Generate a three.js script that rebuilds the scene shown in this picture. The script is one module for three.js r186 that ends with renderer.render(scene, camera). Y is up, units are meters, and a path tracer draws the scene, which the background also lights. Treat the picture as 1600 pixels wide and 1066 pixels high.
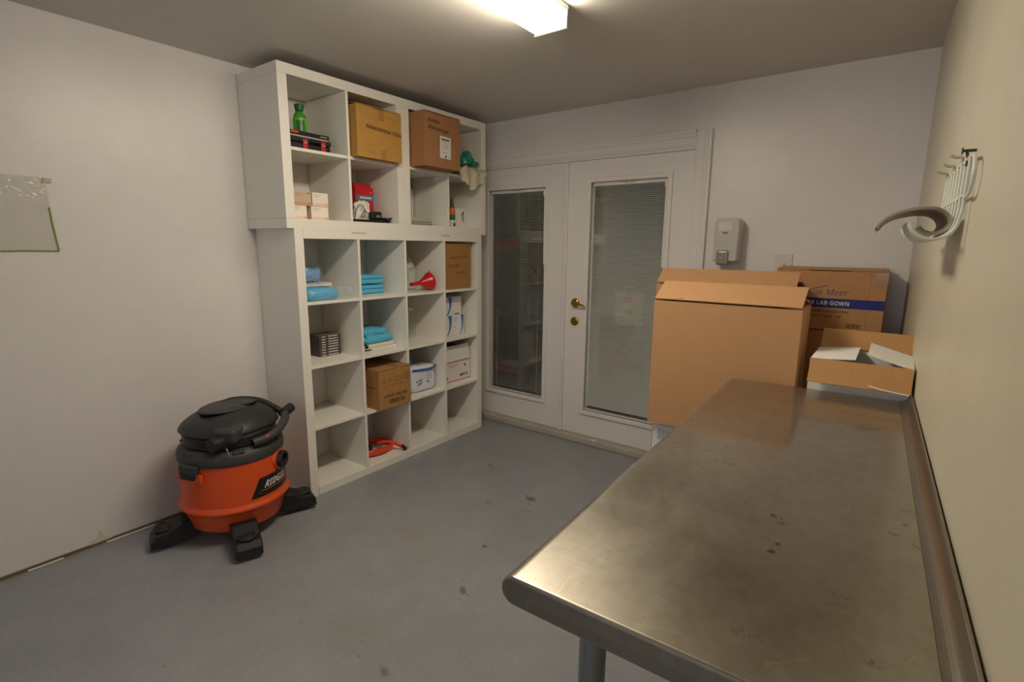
import * as THREE from 'three';
import { RoundedBoxGeometry } from 'three/addons/geometries/RoundedBoxGeometry.js';
import { mergeGeometries, mergeVertices } from 'three/addons/utils/BufferGeometryUtils.js';
import { ImprovedNoise } from 'three/addons/math/ImprovedNoise.js';
import { RectAreaLightUniformsLib } from 'three/addons/lights/RectAreaLightUniformsLib.js';

// ------------------------------------------------------------------ camera, light, exposure
const scene = new THREE.Scene();
scene.background = new THREE.Color().setRGB(3.1, 3.28, 3.6);   // overcast daylight, seen only through the window behind the camera
const camera = new THREE.PerspectiveCamera(2 * Math.atan(533 / 801.81) * 180 / Math.PI, 1600 / 1066, 0.05, 40);
camera.rotation.order = 'YXZ';
camera.position.set(2.8806, 1.4086, 3.2086);
camera.rotation.set(-0.1825, 0.6367, 0.0102);
const renderer = new THREE.WebGLRenderer({ antialias: true });
renderer.toneMapping = THREE.LinearToneMapping;
renderer.toneMappingExposure = 1.1;
renderer.shadowMap.enabled = true;
RectAreaLightUniformsLib.init();
const LAMP = new THREE.Color().setRGB(1.0, 0.89, 0.71);   // fluorescent tube colour
const LAMP_DOWN = 37, LAMP_SIDE = 31;
function rectLight(w, h, intensity, pos, target, color = LAMP) {
  const l = new THREE.RectAreaLight(color, intensity, w, h);
  l.position.set(...pos); l.lookAt(...target); scene.add(l); return l;
}
// the wraparound ceiling lamp: underside and its two long sides
const FX0 = 1.60, FX1 = 1.745, FZ0 = 1.335, FZ1 = 2.33, FY = 2.245;
rectLight(FX1 - FX0 - 0.01, FZ1 - FZ0 - 0.02, LAMP_DOWN, [(FX0 + FX1) / 2, FY - 0.006, (FZ0 + FZ1) / 2], [(FX0 + FX1) / 2, 0, (FZ0 + FZ1) / 2]).rotation.set(-Math.PI / 2, 0, 0);
rectLight(FZ1 - FZ0 - 0.02, 0.05, LAMP_SIDE, [FX0 - 0.006, FY + 0.03, (FZ0 + FZ1) / 2], [0, FY + 0.03, (FZ0 + FZ1) / 2]);
rectLight(FZ1 - FZ0 - 0.02, 0.05, LAMP_SIDE, [FX1 + 0.006, FY + 0.03, (FZ0 + FZ1) / 2], [4, FY + 0.03, (FZ0 + FZ1) / 2]);

// ------------------------------------------------------------------ helpers
const W = 2.934, SK = 0.0294, H = 2.325;
let seed = 7;
const rnd = () => { seed = (seed * 1664525 + 1013904223) >>> 0; return seed / 4294967296; };
const noise = new ImprovedNoise();
const fbm = (x, y, z, o = 4) => { let s = 0, a = 0.5, f = 1; for (let i = 0; i < o; i++) { s += a * noise.noise(x * f, y * f, z * f); a *= 0.5; f *= 2.03; } return s; };
const used = {};
const numbered = n => { if (!(n in used)) { used[n] = 0; return n; } used[n]++; return n + '_' + String(used[n]).padStart(3, '0'); };
function thing(name, label, category, pos = [0, 0, 0], turn = 0, group) {
  const o = new THREE.Group(); o.name = numbered(name); o.position.set(...pos); o.rotation.y = turn;
  o.userData = { label, category }; if (group) o.userData.group = group; scene.add(o); return o;
}
function mesh(name, geo, mat, parent, pos) {
  const m = new THREE.Mesh(geo, mat); m.name = name; m.castShadow = m.receiveShadow = true;
  if (pos) m.position.set(...pos); if (parent) parent.add(m); return m;
}
function struct(name, geo, mat, label, category = 'structure', pos) {
  const m = mesh(name, geo, mat, scene, pos); m.userData = { kind: 'structure', label, category }; return m;
}
const B = (w, h, d, x = 0, y = 0, z = 0) => new THREE.BoxGeometry(w, h, d).translate(x, y, z);
const RB = (w, h, d, r = 0.0015, x = 0, y = 0, z = 0, seg = 1) => new RoundedBoxGeometry(w, h, d, seg, Math.min(r, w / 2.01, h / 2.01, d / 2.01)).translate(x, y, z);
const span = (x0, x1, y0, y1, z0, z1) => B(x1 - x0, y1 - y0, z1 - z0, (x0 + x1) / 2, (y0 + y1) / 2, (z0 + z1) / 2);
const rspan = (x0, x1, y0, y1, z0, z1, r) => RB(x1 - x0, y1 - y0, z1 - z0, r, (x0 + x1) / 2, (y0 + y1) / 2, (z0 + z1) / 2);
const strip = g => { const n = g.index ? g.toNonIndexed() : g; for (const k of Object.keys(n.attributes)) if (!['position', 'normal', 'uv'].includes(k)) n.deleteAttribute(k); return n; };
const merge = a => mergeGeometries(a.map(strip));
function boxUV(g) {      // uv in metres, by the side each face points to
  const n = g.index ? g.toNonIndexed() : g; const p = n.attributes.position, uv = new Float32Array(p.count * 2);
  const a = new THREE.Vector3(), b = new THREE.Vector3(), c = new THREE.Vector3();
  for (let i = 0; i < p.count; i += 3) {
    a.fromBufferAttribute(p, i); b.fromBufferAttribute(p, i + 1); c.fromBufferAttribute(p, i + 2);
    const nn = b.clone().sub(a).cross(c.clone().sub(a)); const ax = Math.abs(nn.x), ay = Math.abs(nn.y), az = Math.abs(nn.z);
    [a, b, c].forEach((v, k) => { const [u, w] = ax >= ay && ax >= az ? [v.z, v.y] : ay >= az ? [v.x, v.z] : [v.x, v.y]; uv[(i + k) * 2] = u; uv[(i + k) * 2 + 1] = w; });
  }
  n.setAttribute('uv', new THREE.BufferAttribute(uv, 2)); return n;
}
const tube = (pts, r, seg = 40, rad = 8, closed = false) => new THREE.TubeGeometry(new THREE.CatmullRomCurve3(pts.map(p => new THREE.Vector3(...p)), closed), seg, r, rad, closed);
const lathe = (pts, seg = 40) => new THREE.LatheGeometry(pts.map(p => new THREE.Vector2(...p)), seg);
const cyl = (r0, r1, h, seg = 24) => new THREE.CylinderGeometry(r0, r1, h, seg);

// ------------------------------------------------------------------ textures
function dataTex(w, h, f, srgb = true, repeat = [1, 1]) {
  const d = new Uint8Array(w * h * 4);
  for (let j = 0; j < h; j++) for (let i = 0; i < w; i++) { const c = f(i / w, j / h, i, j); const k = (j * w + i) * 4; d[k] = Math.max(0, Math.min(255, c[0])); d[k + 1] = Math.max(0, Math.min(255, c[1])); d[k + 2] = Math.max(0, Math.min(255, c[2])); d[k + 3] = 255; }
  const t = new THREE.DataTexture(d, w, h); t.wrapS = t.wrapT = THREE.RepeatWrapping; t.magFilter = THREE.LinearFilter; t.minFilter = THREE.LinearMipmapLinearFilter; t.generateMipmaps = true;
  if (srgb) t.colorSpace = THREE.SRGBColorSpace; t.repeat.set(...repeat); t.needsUpdate = true; return t;
}
function canvasTex(w, h, draw) {
  const c = document.createElement('canvas'); c.width = w; c.height = h; const g = c.getContext('2d'); draw(g, w, h);
  const t = new THREE.CanvasTexture(c); t.colorSpace = THREE.SRGBColorSpace; t.magFilter = THREE.LinearFilter; t.anisotropy = 8; return t;
}
// seamless noise on a torus-like tile
const tile = (u, v, f, s) => { const a = fbm(u * f, v * f, s), b = fbm((u - 1) * f, v * f, s), c = fbm(u * f, (v - 1) * f, s), d = fbm((u - 1) * f, (v - 1) * f, s); return (a * (1 - u) + b * u) * (1 - v) + (c * (1 - u) + d * u) * v; };
const wallBump = dataTex(512, 512, (u, v) => { const n = 128 + 120 * tile(u, v, 60, 3.3) + 60 * tile(u, v, 14, 9.1); return [n, n, n]; }, false, [1 / 0.6, 1 / 0.6]);
function paint(r, g, b, amp, s) { return dataTex(512, 512, (u, v) => { const n = amp * (tile(u, v, 5, s) * 1.3 + tile(u, v, 22, s + 4) * 0.7); const m = amp * 0.5 * tile(u, v, 9, s + 8); return [r + n, g + n, b + n - m]; }, true, [1 / 1.7, 1 / 1.7]); }
const std = o => new THREE.MeshStandardMaterial(o);
const phys = o => new THREE.MeshPhysicalMaterial(o);
const M = {};
M.wall = std({ map: paint(226, 221, 219, 9, 1.7), roughness: 0.36, bumpMap: wallBump, bumpScale: 0.0006 });
M.wallRight = std({ map: paint(204, 198, 178, 10, 5.2), roughness: 0.4, bumpMap: wallBump, bumpScale: 0.0008 });
M.ceiling = std({ map: paint(214, 209, 202, 8, 8.4), roughness: 0.7, bumpMap: wallBump, bumpScale: 0.0006 });
M.door = std({ color: 0xe6e2df, roughness: 0.38 });
M.trim = std({ color: 0xe4e0dc, roughness: 0.42 });
M.shelf = std({ color: 0xece8df, roughness: 0.42 });
M.white = std({ color: 0xe9e6df, roughness: 0.5 });
M.black = std({ color: 0x17181a, roughness: 0.45 });
M.blackSoft = std({ color: 0x1d1e20, roughness: 0.7 });
M.darkGrey = std({ color: 0x3a3c3e, roughness: 0.55 });
M.brass = std({ color: 0xb58a38, roughness: 0.22, metalness: 1 });
M.chrome = std({ color: 0xb8bbbd, roughness: 0.25, metalness: 1 });
M.galv = std({ map: dataTex(128, 128, (u, v) => { const n = 22 * tile(u, v, 9, 2.2); return [150 + n, 156 + n, 158 + n]; }, true, [8, 8]), roughness: 0.42, metalness: 0.85 });
M.glass = phys({ color: 0xffffff, roughness: 0.02, transmission: 1, thickness: 0, ior: 1.5 });
M.clear = phys({ color: 0xf4f8fa, roughness: 0.12, transmission: 0.9, thickness: 0, ior: 1.45 });
M.slat = std({ color: 0xe6e8e0, roughness: 0.5 });
M.red = std({ color: 0xc4161b, roughness: 0.4 });
M.paper = std({ color: 0xe8e6e2, roughness: 0.8 });
const kraft = (r, g, b, s) => dataTex(256, 256, (u, v, i, j) => { const n = 10 * tile(u, v, 40, s) + 8 * tile(u, v, 7, s + 3) + 5 * tile(u * 1, v, 90, s + 6); return [r + n, g + n * 0.9, b + n * 0.7]; }, true, [1 / 0.3, 1 / 0.3]);
M.kraft = std({ map: kraft(188, 143, 100, 2.1), roughness: 0.8 });
M.kraftDark = std({ map: kraft(168, 122, 72, 4.1), roughness: 0.8 });
M.kraftIn = std({ map: kraft(176, 132, 84, 6.1), roughness: 0.85 });
M.kraftOchre = std({ map: kraft(183, 136, 66, 7.7), roughness: 0.8 });
M.kraftBrown = std({ map: kraft(160, 112, 72, 8.9), roughness: 0.82 });
M.tape = phys({ color: 0xb5895a, roughness: 0.22, clearcoat: 0.5 });
const blob = (g, x, y, rx, ry, rot, col) => { g.save(); g.translate(x, y); g.rotate(rot); g.fillStyle = col; g.beginPath(); for (let k = 0; k <= 22; k++) { const a = k / 22 * Math.PI * 2, q = 0.72 + 0.5 * rnd(); g.lineTo(Math.cos(a) * rx * q, Math.sin(a) * ry * q); } g.fill(); g.restore(); };

// ------------------------------------------------------------------ structure
// painted concrete floor, 1 texture over the room x 0..3.1, z -0.1..4.3
const FLX0 = -0.1, FLX1 = 3.2, FLZ0 = -0.1, FLZ1 = 6.1;
const floorTex = (() => {
  const w = 1024, h = 1924, d = document.createElement('canvas'); d.width = w; d.height = h; const g = d.getContext('2d');
  const img = g.createImageData(w, h);
  for (let j = 0; j < h; j++) for (let i = 0; i < w; i++) {
    const x = i / w * 3.3, z = j / h * 6.2; const n = 13 * fbm(x * 1.6, z * 1.6, 0.5, 5) + 9 * fbm(x * 9, z * 9, 2.5, 3) + 5 * noise.noise(x * 70, z * 70, 1.1);
    const dirt = Math.max(0, fbm(x * 2.3 + 8, z * 2.3, 6.5, 5) - 0.12) * 60;
    const k = (j * w + i) * 4; img.data[k] = 142 + n + dirt * 0.1; img.data[k + 1] = 144 + n - dirt * 0.15; img.data[k + 2] = 148 + n - dirt * 0.7; img.data[k + 3] = 255;
  }
  g.putImageData(img, 0, 0);
  const X = x => (x - FLX0) / (FLX1 - FLX0) * w, Z = z => (z - FLZ0) / (FLZ1 - FLZ0) * h, S = w / 3.3;
  for (const [x, z, rx, rz, c] of [[1.371, 0.968, 0.045, 0.024, 'rgba(120,92,62,.55)'], [1.33, 0.95, 0.012, 0.008, 'rgba(120,92,62,.5)'], [1.40, 1.02, 0.012, 0.006, 'rgba(120,92,62,.5)'], [1.455, 1.485, 0.024, 0.012, 'rgba(120,92,62,.6)'], [1.592, 1.788, 0.034, 0.016, 'rgba(124,98,70,.6)'], [1.62, 1.80, 0.008, 0.006, 'rgba(124,98,70,.5)'], [1.2, 1.15, 0.03, 0.012, 'rgba(110,100,88,.3)'], [0.9, 0.75, 0.03, 0.01, 'rgba(110,100,88,.3)'], [1.66, 2.26, 0.035, 0.012, 'rgba(120,104,84,.4)']]) for (let k = 0; k < 4; k++) blob(g, X(x + 0.012 * (rnd() - 0.5)), Z(z + 0.01 * (rnd() - 0.5)), rx * S * (0.4 + 0.5 * rnd()), rz * S * (0.4 + 0.6 * rnd()), rnd(), c);
  for (let k = 0; k < 130; k++) blob(g, w * rnd(), h * rnd(), 0.6 + 2.2 * rnd(), 0.5 + 1.4 * rnd(), rnd() * 3, rnd() < 0.6 ? 'rgba(90,82,70,.35)' : 'rgba(186,184,178,.35)');
  g.lineWidth = 0.8; for (let k = 0; k < 40; k++) { g.strokeStyle = `rgba(${rnd() < 0.5 ? '180,180,178' : '96,92,88'},.25)`; const x = w * rnd(), y = h * rnd(); g.beginPath(); g.moveTo(x, y); g.quadraticCurveTo(x + 40 * (rnd() - 0.5), y + 40 * (rnd() - 0.5), x + 70 * (rnd() - 0.5), y + 70 * (rnd() - 0.5)); g.stroke(); }
  const t = new THREE.CanvasTexture(d); t.colorSpace = THREE.SRGBColorSpace; t.flipY = false; t.magFilter = THREE.LinearFilter; return t;
})();
M.floor = std({ map: floorTex, roughness: 0.36, bumpMap: dataTex(256, 256, (u, v) => { const n = 128 + 90 * tile(u, v, 12, 5.5); return [n, n, n]; }, false, [6, 8]), bumpScale: 0.0006 });
{
  const g = span(FLX0, FLX1, -0.1, 0, FLZ0, FLZ1); const p = g.attributes.position, uv = g.attributes.uv;
  for (let i = 0; i < p.count; i++) uv.setXY(i, (p.getX(i) - FLX0) / (FLX1 - FLX0), (p.getZ(i) - FLZ0) / (FLZ1 - FLZ0));
  struct('floor', g, M.floor, 'grey painted concrete floor with brown scuffs', 'floor');
}
struct('ceiling', boxUV(span(-0.1, 3.3, H, H + 0.1, -0.1, 6.1)), M.ceiling, 'plain greyish white ceiling', 'ceiling');
struct('wall_left', boxUV(span(-0.1, 0, 0, H, -0.1, 6.1)), M.wall, 'off-white painted wall behind the shelving and vacuum', 'wall');
const WX0 = 1.7, WX1 = 3.0, WY0 = 1.1, WY1 = 2.15;   // window behind the camera
struct('wall_front', boxUV(merge([span(-0.1, WX0, 0, H, 6.0, 6.1), span(WX1, 3.3, 0, H, 6.0, 6.1), span(WX0, WX1, 0, WY0, 6.0, 6.1), span(WX0, WX1, WY1, H, 6.0, 6.1)])), M.wall, 'off-white painted wall behind the camera', 'wall');
{
  const w = new THREE.Group(); w.name = 'window_1'; w.position.set((WX0 + WX1) / 2, WY0, 6.05); w.userData = { kind: 'structure', label: 'plain window behind the camera letting in daylight', category: 'window' }; scene.add(w);
  const hw = (WX1 - WX0) / 2, h = WY1 - WY0;
  mesh('window_frame', merge([B(0.04, h, 0.06, -hw + 0.02, h / 2, 0), B(0.04, h, 0.06, hw - 0.02, h / 2, 0), B(2 * hw - 0.08, 0.04, 0.06, 0, 0.02, 0), B(2 * hw - 0.08, 0.04, 0.06, 0, h - 0.02, 0)]), M.trim, w);
  mesh('pane', B(2 * hw - 0.08, h - 0.08, 0.004, 0, h / 2, 0), M.glass, w);
}
{ // back wall with the door opening
  const s = new THREE.Shape([[0, 0], [0.10, 0], [0.10, 2.0], [1.85, 2.0], [1.85, 0], [3.1, 0], [3.1, H], [0, H]].map(a => new THREE.Vector2(...a)));
  struct('wall_back', boxUV(new THREE.ExtrudeGeometry(s, { depth: 0.1, bevelEnabled: false }).translate(0, 0, -0.1)), M.wall, 'off-white wall around the double glass doors', 'wall');
  const a = Math.atan(SK);
  const wr = struct('wall_right', boxUV(span(0, 0.1, 0, H, -0.05, 6.15)), M.wallRight, 'cream painted wall along the steel table', 'wall', [W, 0, 0]);
  wr.rotation.y = a;
}
// base line of the left wall: a thin brown gap strip with an old bead of caulk, and broken plaster
M.baseStrip = std({ map: dataTex(256, 32, (u, v) => { const n = 26 * tile(u, v, 18, 2.9); return [112 + n, 98 + n, 76 + n]; }, true, [1 / 0.7, 4]), roughness: 0.9 });
{
  const b = struct('baseboard_left', boxUV(span(0, 0.007, 0, 0.014, 1.73, 6.0)), M.baseStrip, 'thin brown dirty strip along the foot of the left wall', 'baseboard');
  for (const [z, l] of [[2.45, 0.09], [2.78, 0.06], [2.52, 0.04]]) mesh('caulk_bead', tube([[0.012, 0.003, z - l], [0.016, 0.004, z], [0.011, 0.003, z + l]], 0.004, 10, 6), M.white, b);
  const s = new THREE.Shape([[2.535, 0.012], [2.56, 0.034], [2.575, 0.07], [2.59, 0.036], [2.615, 0.03], [2.625, 0.012]].map(q => new THREE.Vector2(...q)));
  const chip = new THREE.ExtrudeGeometry(s, { depth: 0.004, bevelEnabled: false }); chip.rotateY(-Math.PI / 2); chip.scale(1, 1, 1); chip.translate(0.0055, 0, 0);
  const pc = mesh('broken_plaster', chip, std({ color: 0xd8cfb8, roughness: 0.9, side: THREE.DoubleSide }), b); pc.userData.label = 'chipped flake of pale plaster';
}
struct('baseboard_back', boxUV(span(1.95, 2.93, 0, 0.02, 0, 0.006)), M.baseStrip, 'thin dirty strip along the foot of the back wall', 'baseboard');
// door casing
{
  const casing = (name, len, place, label) => { // stepped profile, swept along its length (local y)
    const p = new THREE.Shape([[0, 0], [0.0, 0.012], [0.008, 0.014], [0.018, 0.011], [0.05, 0.013], [0.056, 0.019], [0.07, 0.02], [0.076, 0.024], [0.092, 0.024], [0.095, 0.018], [0.095, 0]].map(a => new THREE.Vector2(...a)));
    const g = new THREE.ExtrudeGeometry(p, { depth: len, bevelEnabled: false }); g.rotateX(-Math.PI / 2); // depth becomes y, profile depth becomes -z
    g.scale(1, 1, -1); const idx = g.attributes.position; for (let i = 0; i < idx.count; i += 3) { for (const k of ['position', 'normal', 'uv']) { const A = g.attributes[k], s = A.itemSize; for (let c = 0; c < s; c++) { const t = A.array[i * s + c]; A.array[i * s + c] = A.array[(i + 1) * s + c]; A.array[(i + 1) * s + c] = t; } } }
    g.computeVertexNormals(); place(g); struct(name, g, M.trim, label, 'trim');
  };
  casing('trim_1', 2.085, g => g.translate(1.85, 0, 0), 'white moulded casing up the right side of the doors');
  casing('trim_2', 2.085, g => { g.rotateY(0); const p = g.attributes.position; for (let i = 0; i < p.count; i++) p.setX(i, 0.10 - p.getX(i)); g.index = null; const q = g.attributes.position.array; for (let i = 0; i < p.count; i += 3) for (let c = 0; c < 3; c++) { const t = q[i * 3 + c]; q[i * 3 + c] = q[(i + 1) * 3 + c]; q[(i + 1) * 3 + c] = t; } g.computeVertexNormals(); }, 'white moulded casing up the left side of the doors');
  casing('trim_3', 1.75, g => { g.rotateZ(-Math.PI / 2); const p = g.attributes.position; g.translate(0.10, 2.0, 0); for (let i = 0; i < p.count; i++) p.setY(i, 4.0 - p.getY(i)); const q = p.array; for (let i = 0; i < p.count; i += 3) for (let c = 0; c < 3; c++) { const t = q[i * 3 + c]; q[i * 3 + c] = q[(i + 1) * 3 + c]; q[(i + 1) * 3 + c] = t; } g.computeVertexNormals(); }, 'white moulded casing across the top of the doors');
  struct('trim_4', merge([span(0.10, 1.85, 1.985, 2.0, -0.10, 0.004)]), M.trim, 'white head jamb above the double doors', 'trim');
  const sill = struct('trim_5', boxUV(rspan(0.02, 1.95, 0, 0.042, -0.09, 0.06, 0.006)), std({ map: dataTex(256, 128, (u, v) => { const n = 24 * tile(u, v, 9, 3.7) + 16 * tile(u, v, 40, 1.7); return [176 + n, 170 + n, 156 + n]; }, true, [1 / 0.5, 1 / 0.25]), roughness: 0.7 }), 'worn beige threshold under the double doors', 'sill');
  for (const [x, l] of [[0.36, 0.02], [1.28, 0.03], [0.72, 0.012]]) mesh('paint_chip', RB(l, 0.004, 0.012, 0.001, x, 0.0435, 0.045), M.white, sill);
}
// doors with glass and blinds
function doorLeaf(n, x0, x1, gx0, gx1, gy0, gy1, tilt, label, knob) {
  const g = new THREE.Group(); g.name = 'door_' + n; g.userData = { kind: 'structure', label, category: 'door' }; g.position.set((x0 + x1) / 2, 0.045, 0); scene.add(g);
  const c = (x0 + x1) / 2, y0 = 0.045;
  const rect = (a, b, d, e) => [[a, d], [b, d], [b, e], [a, e]].map(q => new THREE.Vector2(...q));
  const ring = (a, b, d, e, ia, ib, id, ie, depth, z, bevel) => { const s = new THREE.Shape(rect(a, b, d, e)); s.holes.push(new THREE.Path(rect(ia, ib, id, ie).reverse())); return new THREE.ExtrudeGeometry(s, { depth, bevelEnabled: !!bevel, bevelSize: bevel || 0, bevelThickness: bevel || 0, bevelSegments: 2, bevelOffset: -(bevel || 0) }).translate(-c, -y0, z); };
  mesh('door_slab', ring(x0, x1, y0, 1.983, gx0 - 0.012, gx1 + 0.012, gy0 - 0.012, gy1 + 0.012, 0.045, -0.05), M.door, g);
  mesh('glass_frame', ring(gx0 - 0.03, gx1 + 0.03, gy0 - 0.03, gy1 + 0.03, gx0, gx1, gy0, gy1, 0.008, -0.003, 0.003), M.door, g);
  mesh('glass_frame', ring(gx0 - 0.03, gx1 + 0.03, gy0 - 0.03, gy1 + 0.03, gx0, gx1, gy0, gy1, 0.006, -0.059, 0.002), M.door, g);
  const w = gx1 - gx0 + 0.02, h = gy1 - gy0 + 0.02;
  const gx = (gx0 + gx1) / 2 - c, gy = (gy0 + gy1) / 2 - y0;
  mesh('pane', B(w, h, 0.003), M.glass, g, [gx, gy, -0.012]);
  mesh('pane', B(w, h, 0.003), M.glass, g, [gx, gy, -0.046]);
  const bl = new THREE.Group(); bl.name = 'blind'; g.add(bl); bl.position.set(gx, gy, -0.029);
  const bw = gx1 - gx0 - 0.012, top = (gy1 - gy0) / 2;
  mesh('headrail', RB(bw, 0.024, 0.018, 0.002, 0, top - 0.012, 0), M.white, bl);
  mesh('warning_label', B(0.11, 0.012, 0.0005, 0, top - 0.012, 0.0095), std({ map: labelStrip, roughness: 0.7 }), bl);
  const N = Math.floor((gy1 - gy0 - 0.05) / 0.0116), sg = RB(bw - 0.004, 0.0007, 0.0125, 0.0003);
  for (let i = 0; i < N; i++) { const s = mesh('slat', sg, M.slat, bl, [0, top - 0.032 - i * 0.0116, 0]); s.rotation.x = tilt + 0.02 * (rnd() - 0.5); }
  mesh('bottom_rail', RB(bw, 0.008, 0.014, 0.002, 0, -top + 0.006, 0), M.white, bl);
  for (const x of [-bw * 0.38, bw * 0.38]) mesh('ladder_cord', B(0.0012, gy1 - gy0 - 0.03, 0.0012, x, -0.004, 0.007), M.white, bl);
  mesh('blind_operator', RB(0.012, 0.5, 0.01, 0.003, gx1 - c - 0.008, gy1 - y0 - 0.30, -0.004), M.white, g);
  mesh('operator_slider', RB(0.016, 0.04, 0.012, 0.003, gx1 - c - 0.008, gy1 - y0 - 0.04, 0.004), M.white, g);
  if (knob) {
    const k = new THREE.Group(); k.name = 'lever_handle'; g.add(k); k.position.set(1.066 - c, 1.015 - y0, -0.005); k.userData.label = 'brass lever handle';
    mesh('rose', lathe([[0, 0], [0.033, 0], [0.033, 0.005], [0.026, 0.011], [0.014, 0.014], [0.011, 0.045], [0, 0.045]], 32).rotateX(Math.PI / 2), M.brass, k);
    mesh('lever', tube([[0, 0, 0.04], [0.02, 0.0, 0.046], [0.05, -0.004, 0.045], [0.085, -0.012, 0.043], [0.10, -0.02, 0.041]], 0.0075, 24, 10), M.brass, k);
    const d = new THREE.Group(); d.name = 'deadbolt'; g.add(d); d.position.set(1.064 - c, 0.882 - y0, -0.005); d.userData.label = 'round brass deadbolt';
    mesh('plate', lathe([[0, 0], [0.031, 0], [0.031, 0.005], [0.025, 0.012], [0, 0.012]], 32).rotateX(Math.PI / 2), M.brass, d);
    mesh('thumb_turn', RB(0.032, 0.011, 0.016, 0.004, 0, 0, 0.018, 2), M.brass, d);
  }
  return g;
}
const labelStrip = canvasTex(256, 32, (g, w, h) => { g.fillStyle = '#e9e8e4'; g.fillRect(0, 0, w, h); g.fillStyle = '#3a3a38'; g.fillRect(20, 2, 90, 7); g.fillRect(150, 2, 80, 7); g.fillStyle = '#9a9a96'; g.fillRect(60, 15, 130, 3); g.fillRect(70, 22, 110, 3); });
doorLeaf(1, 0.104, 0.968, 0.272, 0.798, 0.252, 1.828, -0.26, 'left white glazed door with blind open and dark storeroom behind', false);
doorLeaf(2, 0.972, 1.846, 1.163, 1.692, 0.235, 1.837, 0.34, 'right white glazed door with brass lever and tilted blind', true);
struct('trim_6', merge([rspan(0.955, 0.987, 0.046, 1.98, -0.006, 0.014, 0.004), rspan(0.963, 0.979, 0.046, 1.984, 0.01, 0.022, 0.005)]), M.door, 'white astragal strip where the two doors meet', 'trim');

// ------------------------------------------------------------------ storeroom seen through the glass
M.roomDark = std({ color: 0x8b8a80, roughness: 0.8 });
M.roomWall = std({ color: 0xb9b8a6, roughness: 0.8 });
struct('floor_storeroom', boxUV(span(-3.2, 4.2, -0.1, 0, -4.2, -0.1)), std({ color: 0x7c7d7c, roughness: 0.5 }), 'grey concrete floor of the storeroom beyond the doors', 'floor');
struct('wall_storeroom_back', span(-3.2, 4.2, 0, 2.8, -4.3, -4.2), M.roomWall, 'pale far wall of the storeroom beyond the doors', 'wall');
struct('wall_storeroom_left', span(-3.3, -3.2, 0, 2.8, -4.3, -0.1), M.roomWall, 'pale left wall of the storeroom beyond the doors', 'wall');
struct('wall_storeroom_right', span(4.2, 4.3, 0, 2.8, -4.3, -0.1), M.roomWall, 'pale right wall of the storeroom beyond the doors', 'wall');
struct('wall_storeroom_front', merge([span(-3.2, -0.1, 0, 2.8, -0.2, -0.1), span(3.1, 4.2, 0, 2.8, -0.2, -0.1), span(-0.1, 3.1, H + 0.1, 2.8, -0.2, -0.1)]), M.roomWall, 'storeroom side of the door wall', 'wall');
struct('ceiling_storeroom', span(-3.3, 4.3, 2.8, 2.9, -4.3, -0.1), M.roomDark, 'storeroom ceiling beyond the doors', 'ceiling');
{
  const o = new THREE.MeshStandardMaterial({ color: 0xc2441f, roughness: 0.5 }), dk = std({ color: 0x3e4a44, roughness: 0.6 });
  const r = thing('pallet_rack', 'pallet rack with orange beams seen through the left door glass', 'rack', [-1.0, 0, -1.25]);
  for (const y of [0.148, 1.435]) for (const z of [0.26, -0.5]) mesh('beam', RB(1.76, y > 1 ? 0.095 : 0.075, 0.045, 0.004, 0, y, z), o, r);
  for (const x of [0.92, -0.92]) { for (const z of [0.25, -0.5]) mesh('upright', RB(0.09, 2.3, 0.08, 0.004, x, 1.15, z), dk, r); const br = mesh('brace', RB(0.03, 0.95, 0.03, 0.003), dk, r, [x, 1.0, -0.125]); br.rotation.x = 0.85; }
  for (const y of [0.19, 1.486]) mesh('deck', RB(1.74, 0.012, 0.78, 0.003, 0, y, -0.12), std({ color: 0xa89878, roughness: 0.8 }), r);
  const b = thing('storage_bin', 'blue bin on the orange rack beyond the left door', 'bin', [-0.4, 0.197, -1.3]);
  mesh('body', new THREE.LatheGeometry([[0, 0], [0.16, 0], [0.2, 0.45], [0.21, 0.46], [0.2, 0.47], [0.19, 0.45], [0.155, 0.01], [0, 0.01]].map(q => new THREE.Vector2(...q)), 28), std({ color: 0x2b3f66, roughness: 0.5 }), b);
  const c2 = thing('carton', 'dim carton on the rack beside the blue bin', 'box', [-0.95, 0.197, -1.3]);
  mesh('body', RB(0.42, 0.5, 0.4, 0.004, 0, 0.25, 0), M.kraftBrown, c2); mesh('tape', B(0.05, 0.001, 0.4, 0, 0.5006, 0), M.tape, c2);
  const cab = thing('storage_cabinet', 'pale steel cabinet seen dimly through the right door blind', 'cabinet', [1.45, 0, -1.9]);
  mesh('body', RB(1.0, 1.5, 0.45, 0.006, 0, 0.75, 0), std({ color: 0xb3aa92, roughness: 0.6 }), cab);
  for (const s of [-1, 1]) { const d = mesh('door', RB(0.485, 1.44, 0.015, 0.004, s * 0.247, 0.76, 0.234), std({ color: 0xbab198, roughness: 0.6 }), cab); mesh('handle', RB(0.012, 0.12, 0.02, 0.004, s * 0.03, 0.8, 0.252), M.chrome, d); }
  const ln = thing('storeroom_lamp', 'ceiling lamp of the storeroom beyond the doors', 'lamp', [1.0, 2.8, -1.9]);
  mesh('housing', RB(1.2, 0.05, 0.2, 0.004, 0, -0.026, 0), M.white, ln);
  mesh('diffuser', RB(1.18, 0.03, 0.17, 0.01, 0, -0.066, 0), std({ color: 0xffffff, emissive: new THREE.Color(1, 0.96, 0.88), emissiveIntensity: 1.2, roughness: 0.4 }), ln);
  rectLight(1.16, 0.15, 5, [1.0, 2.8 - 0.086, -1.9], [1, 0, -1.9], new THREE.Color().setRGB(1, 0.97, 0.88)).rotation.set(-Math.PI / 2, 0, 0);
}
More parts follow.
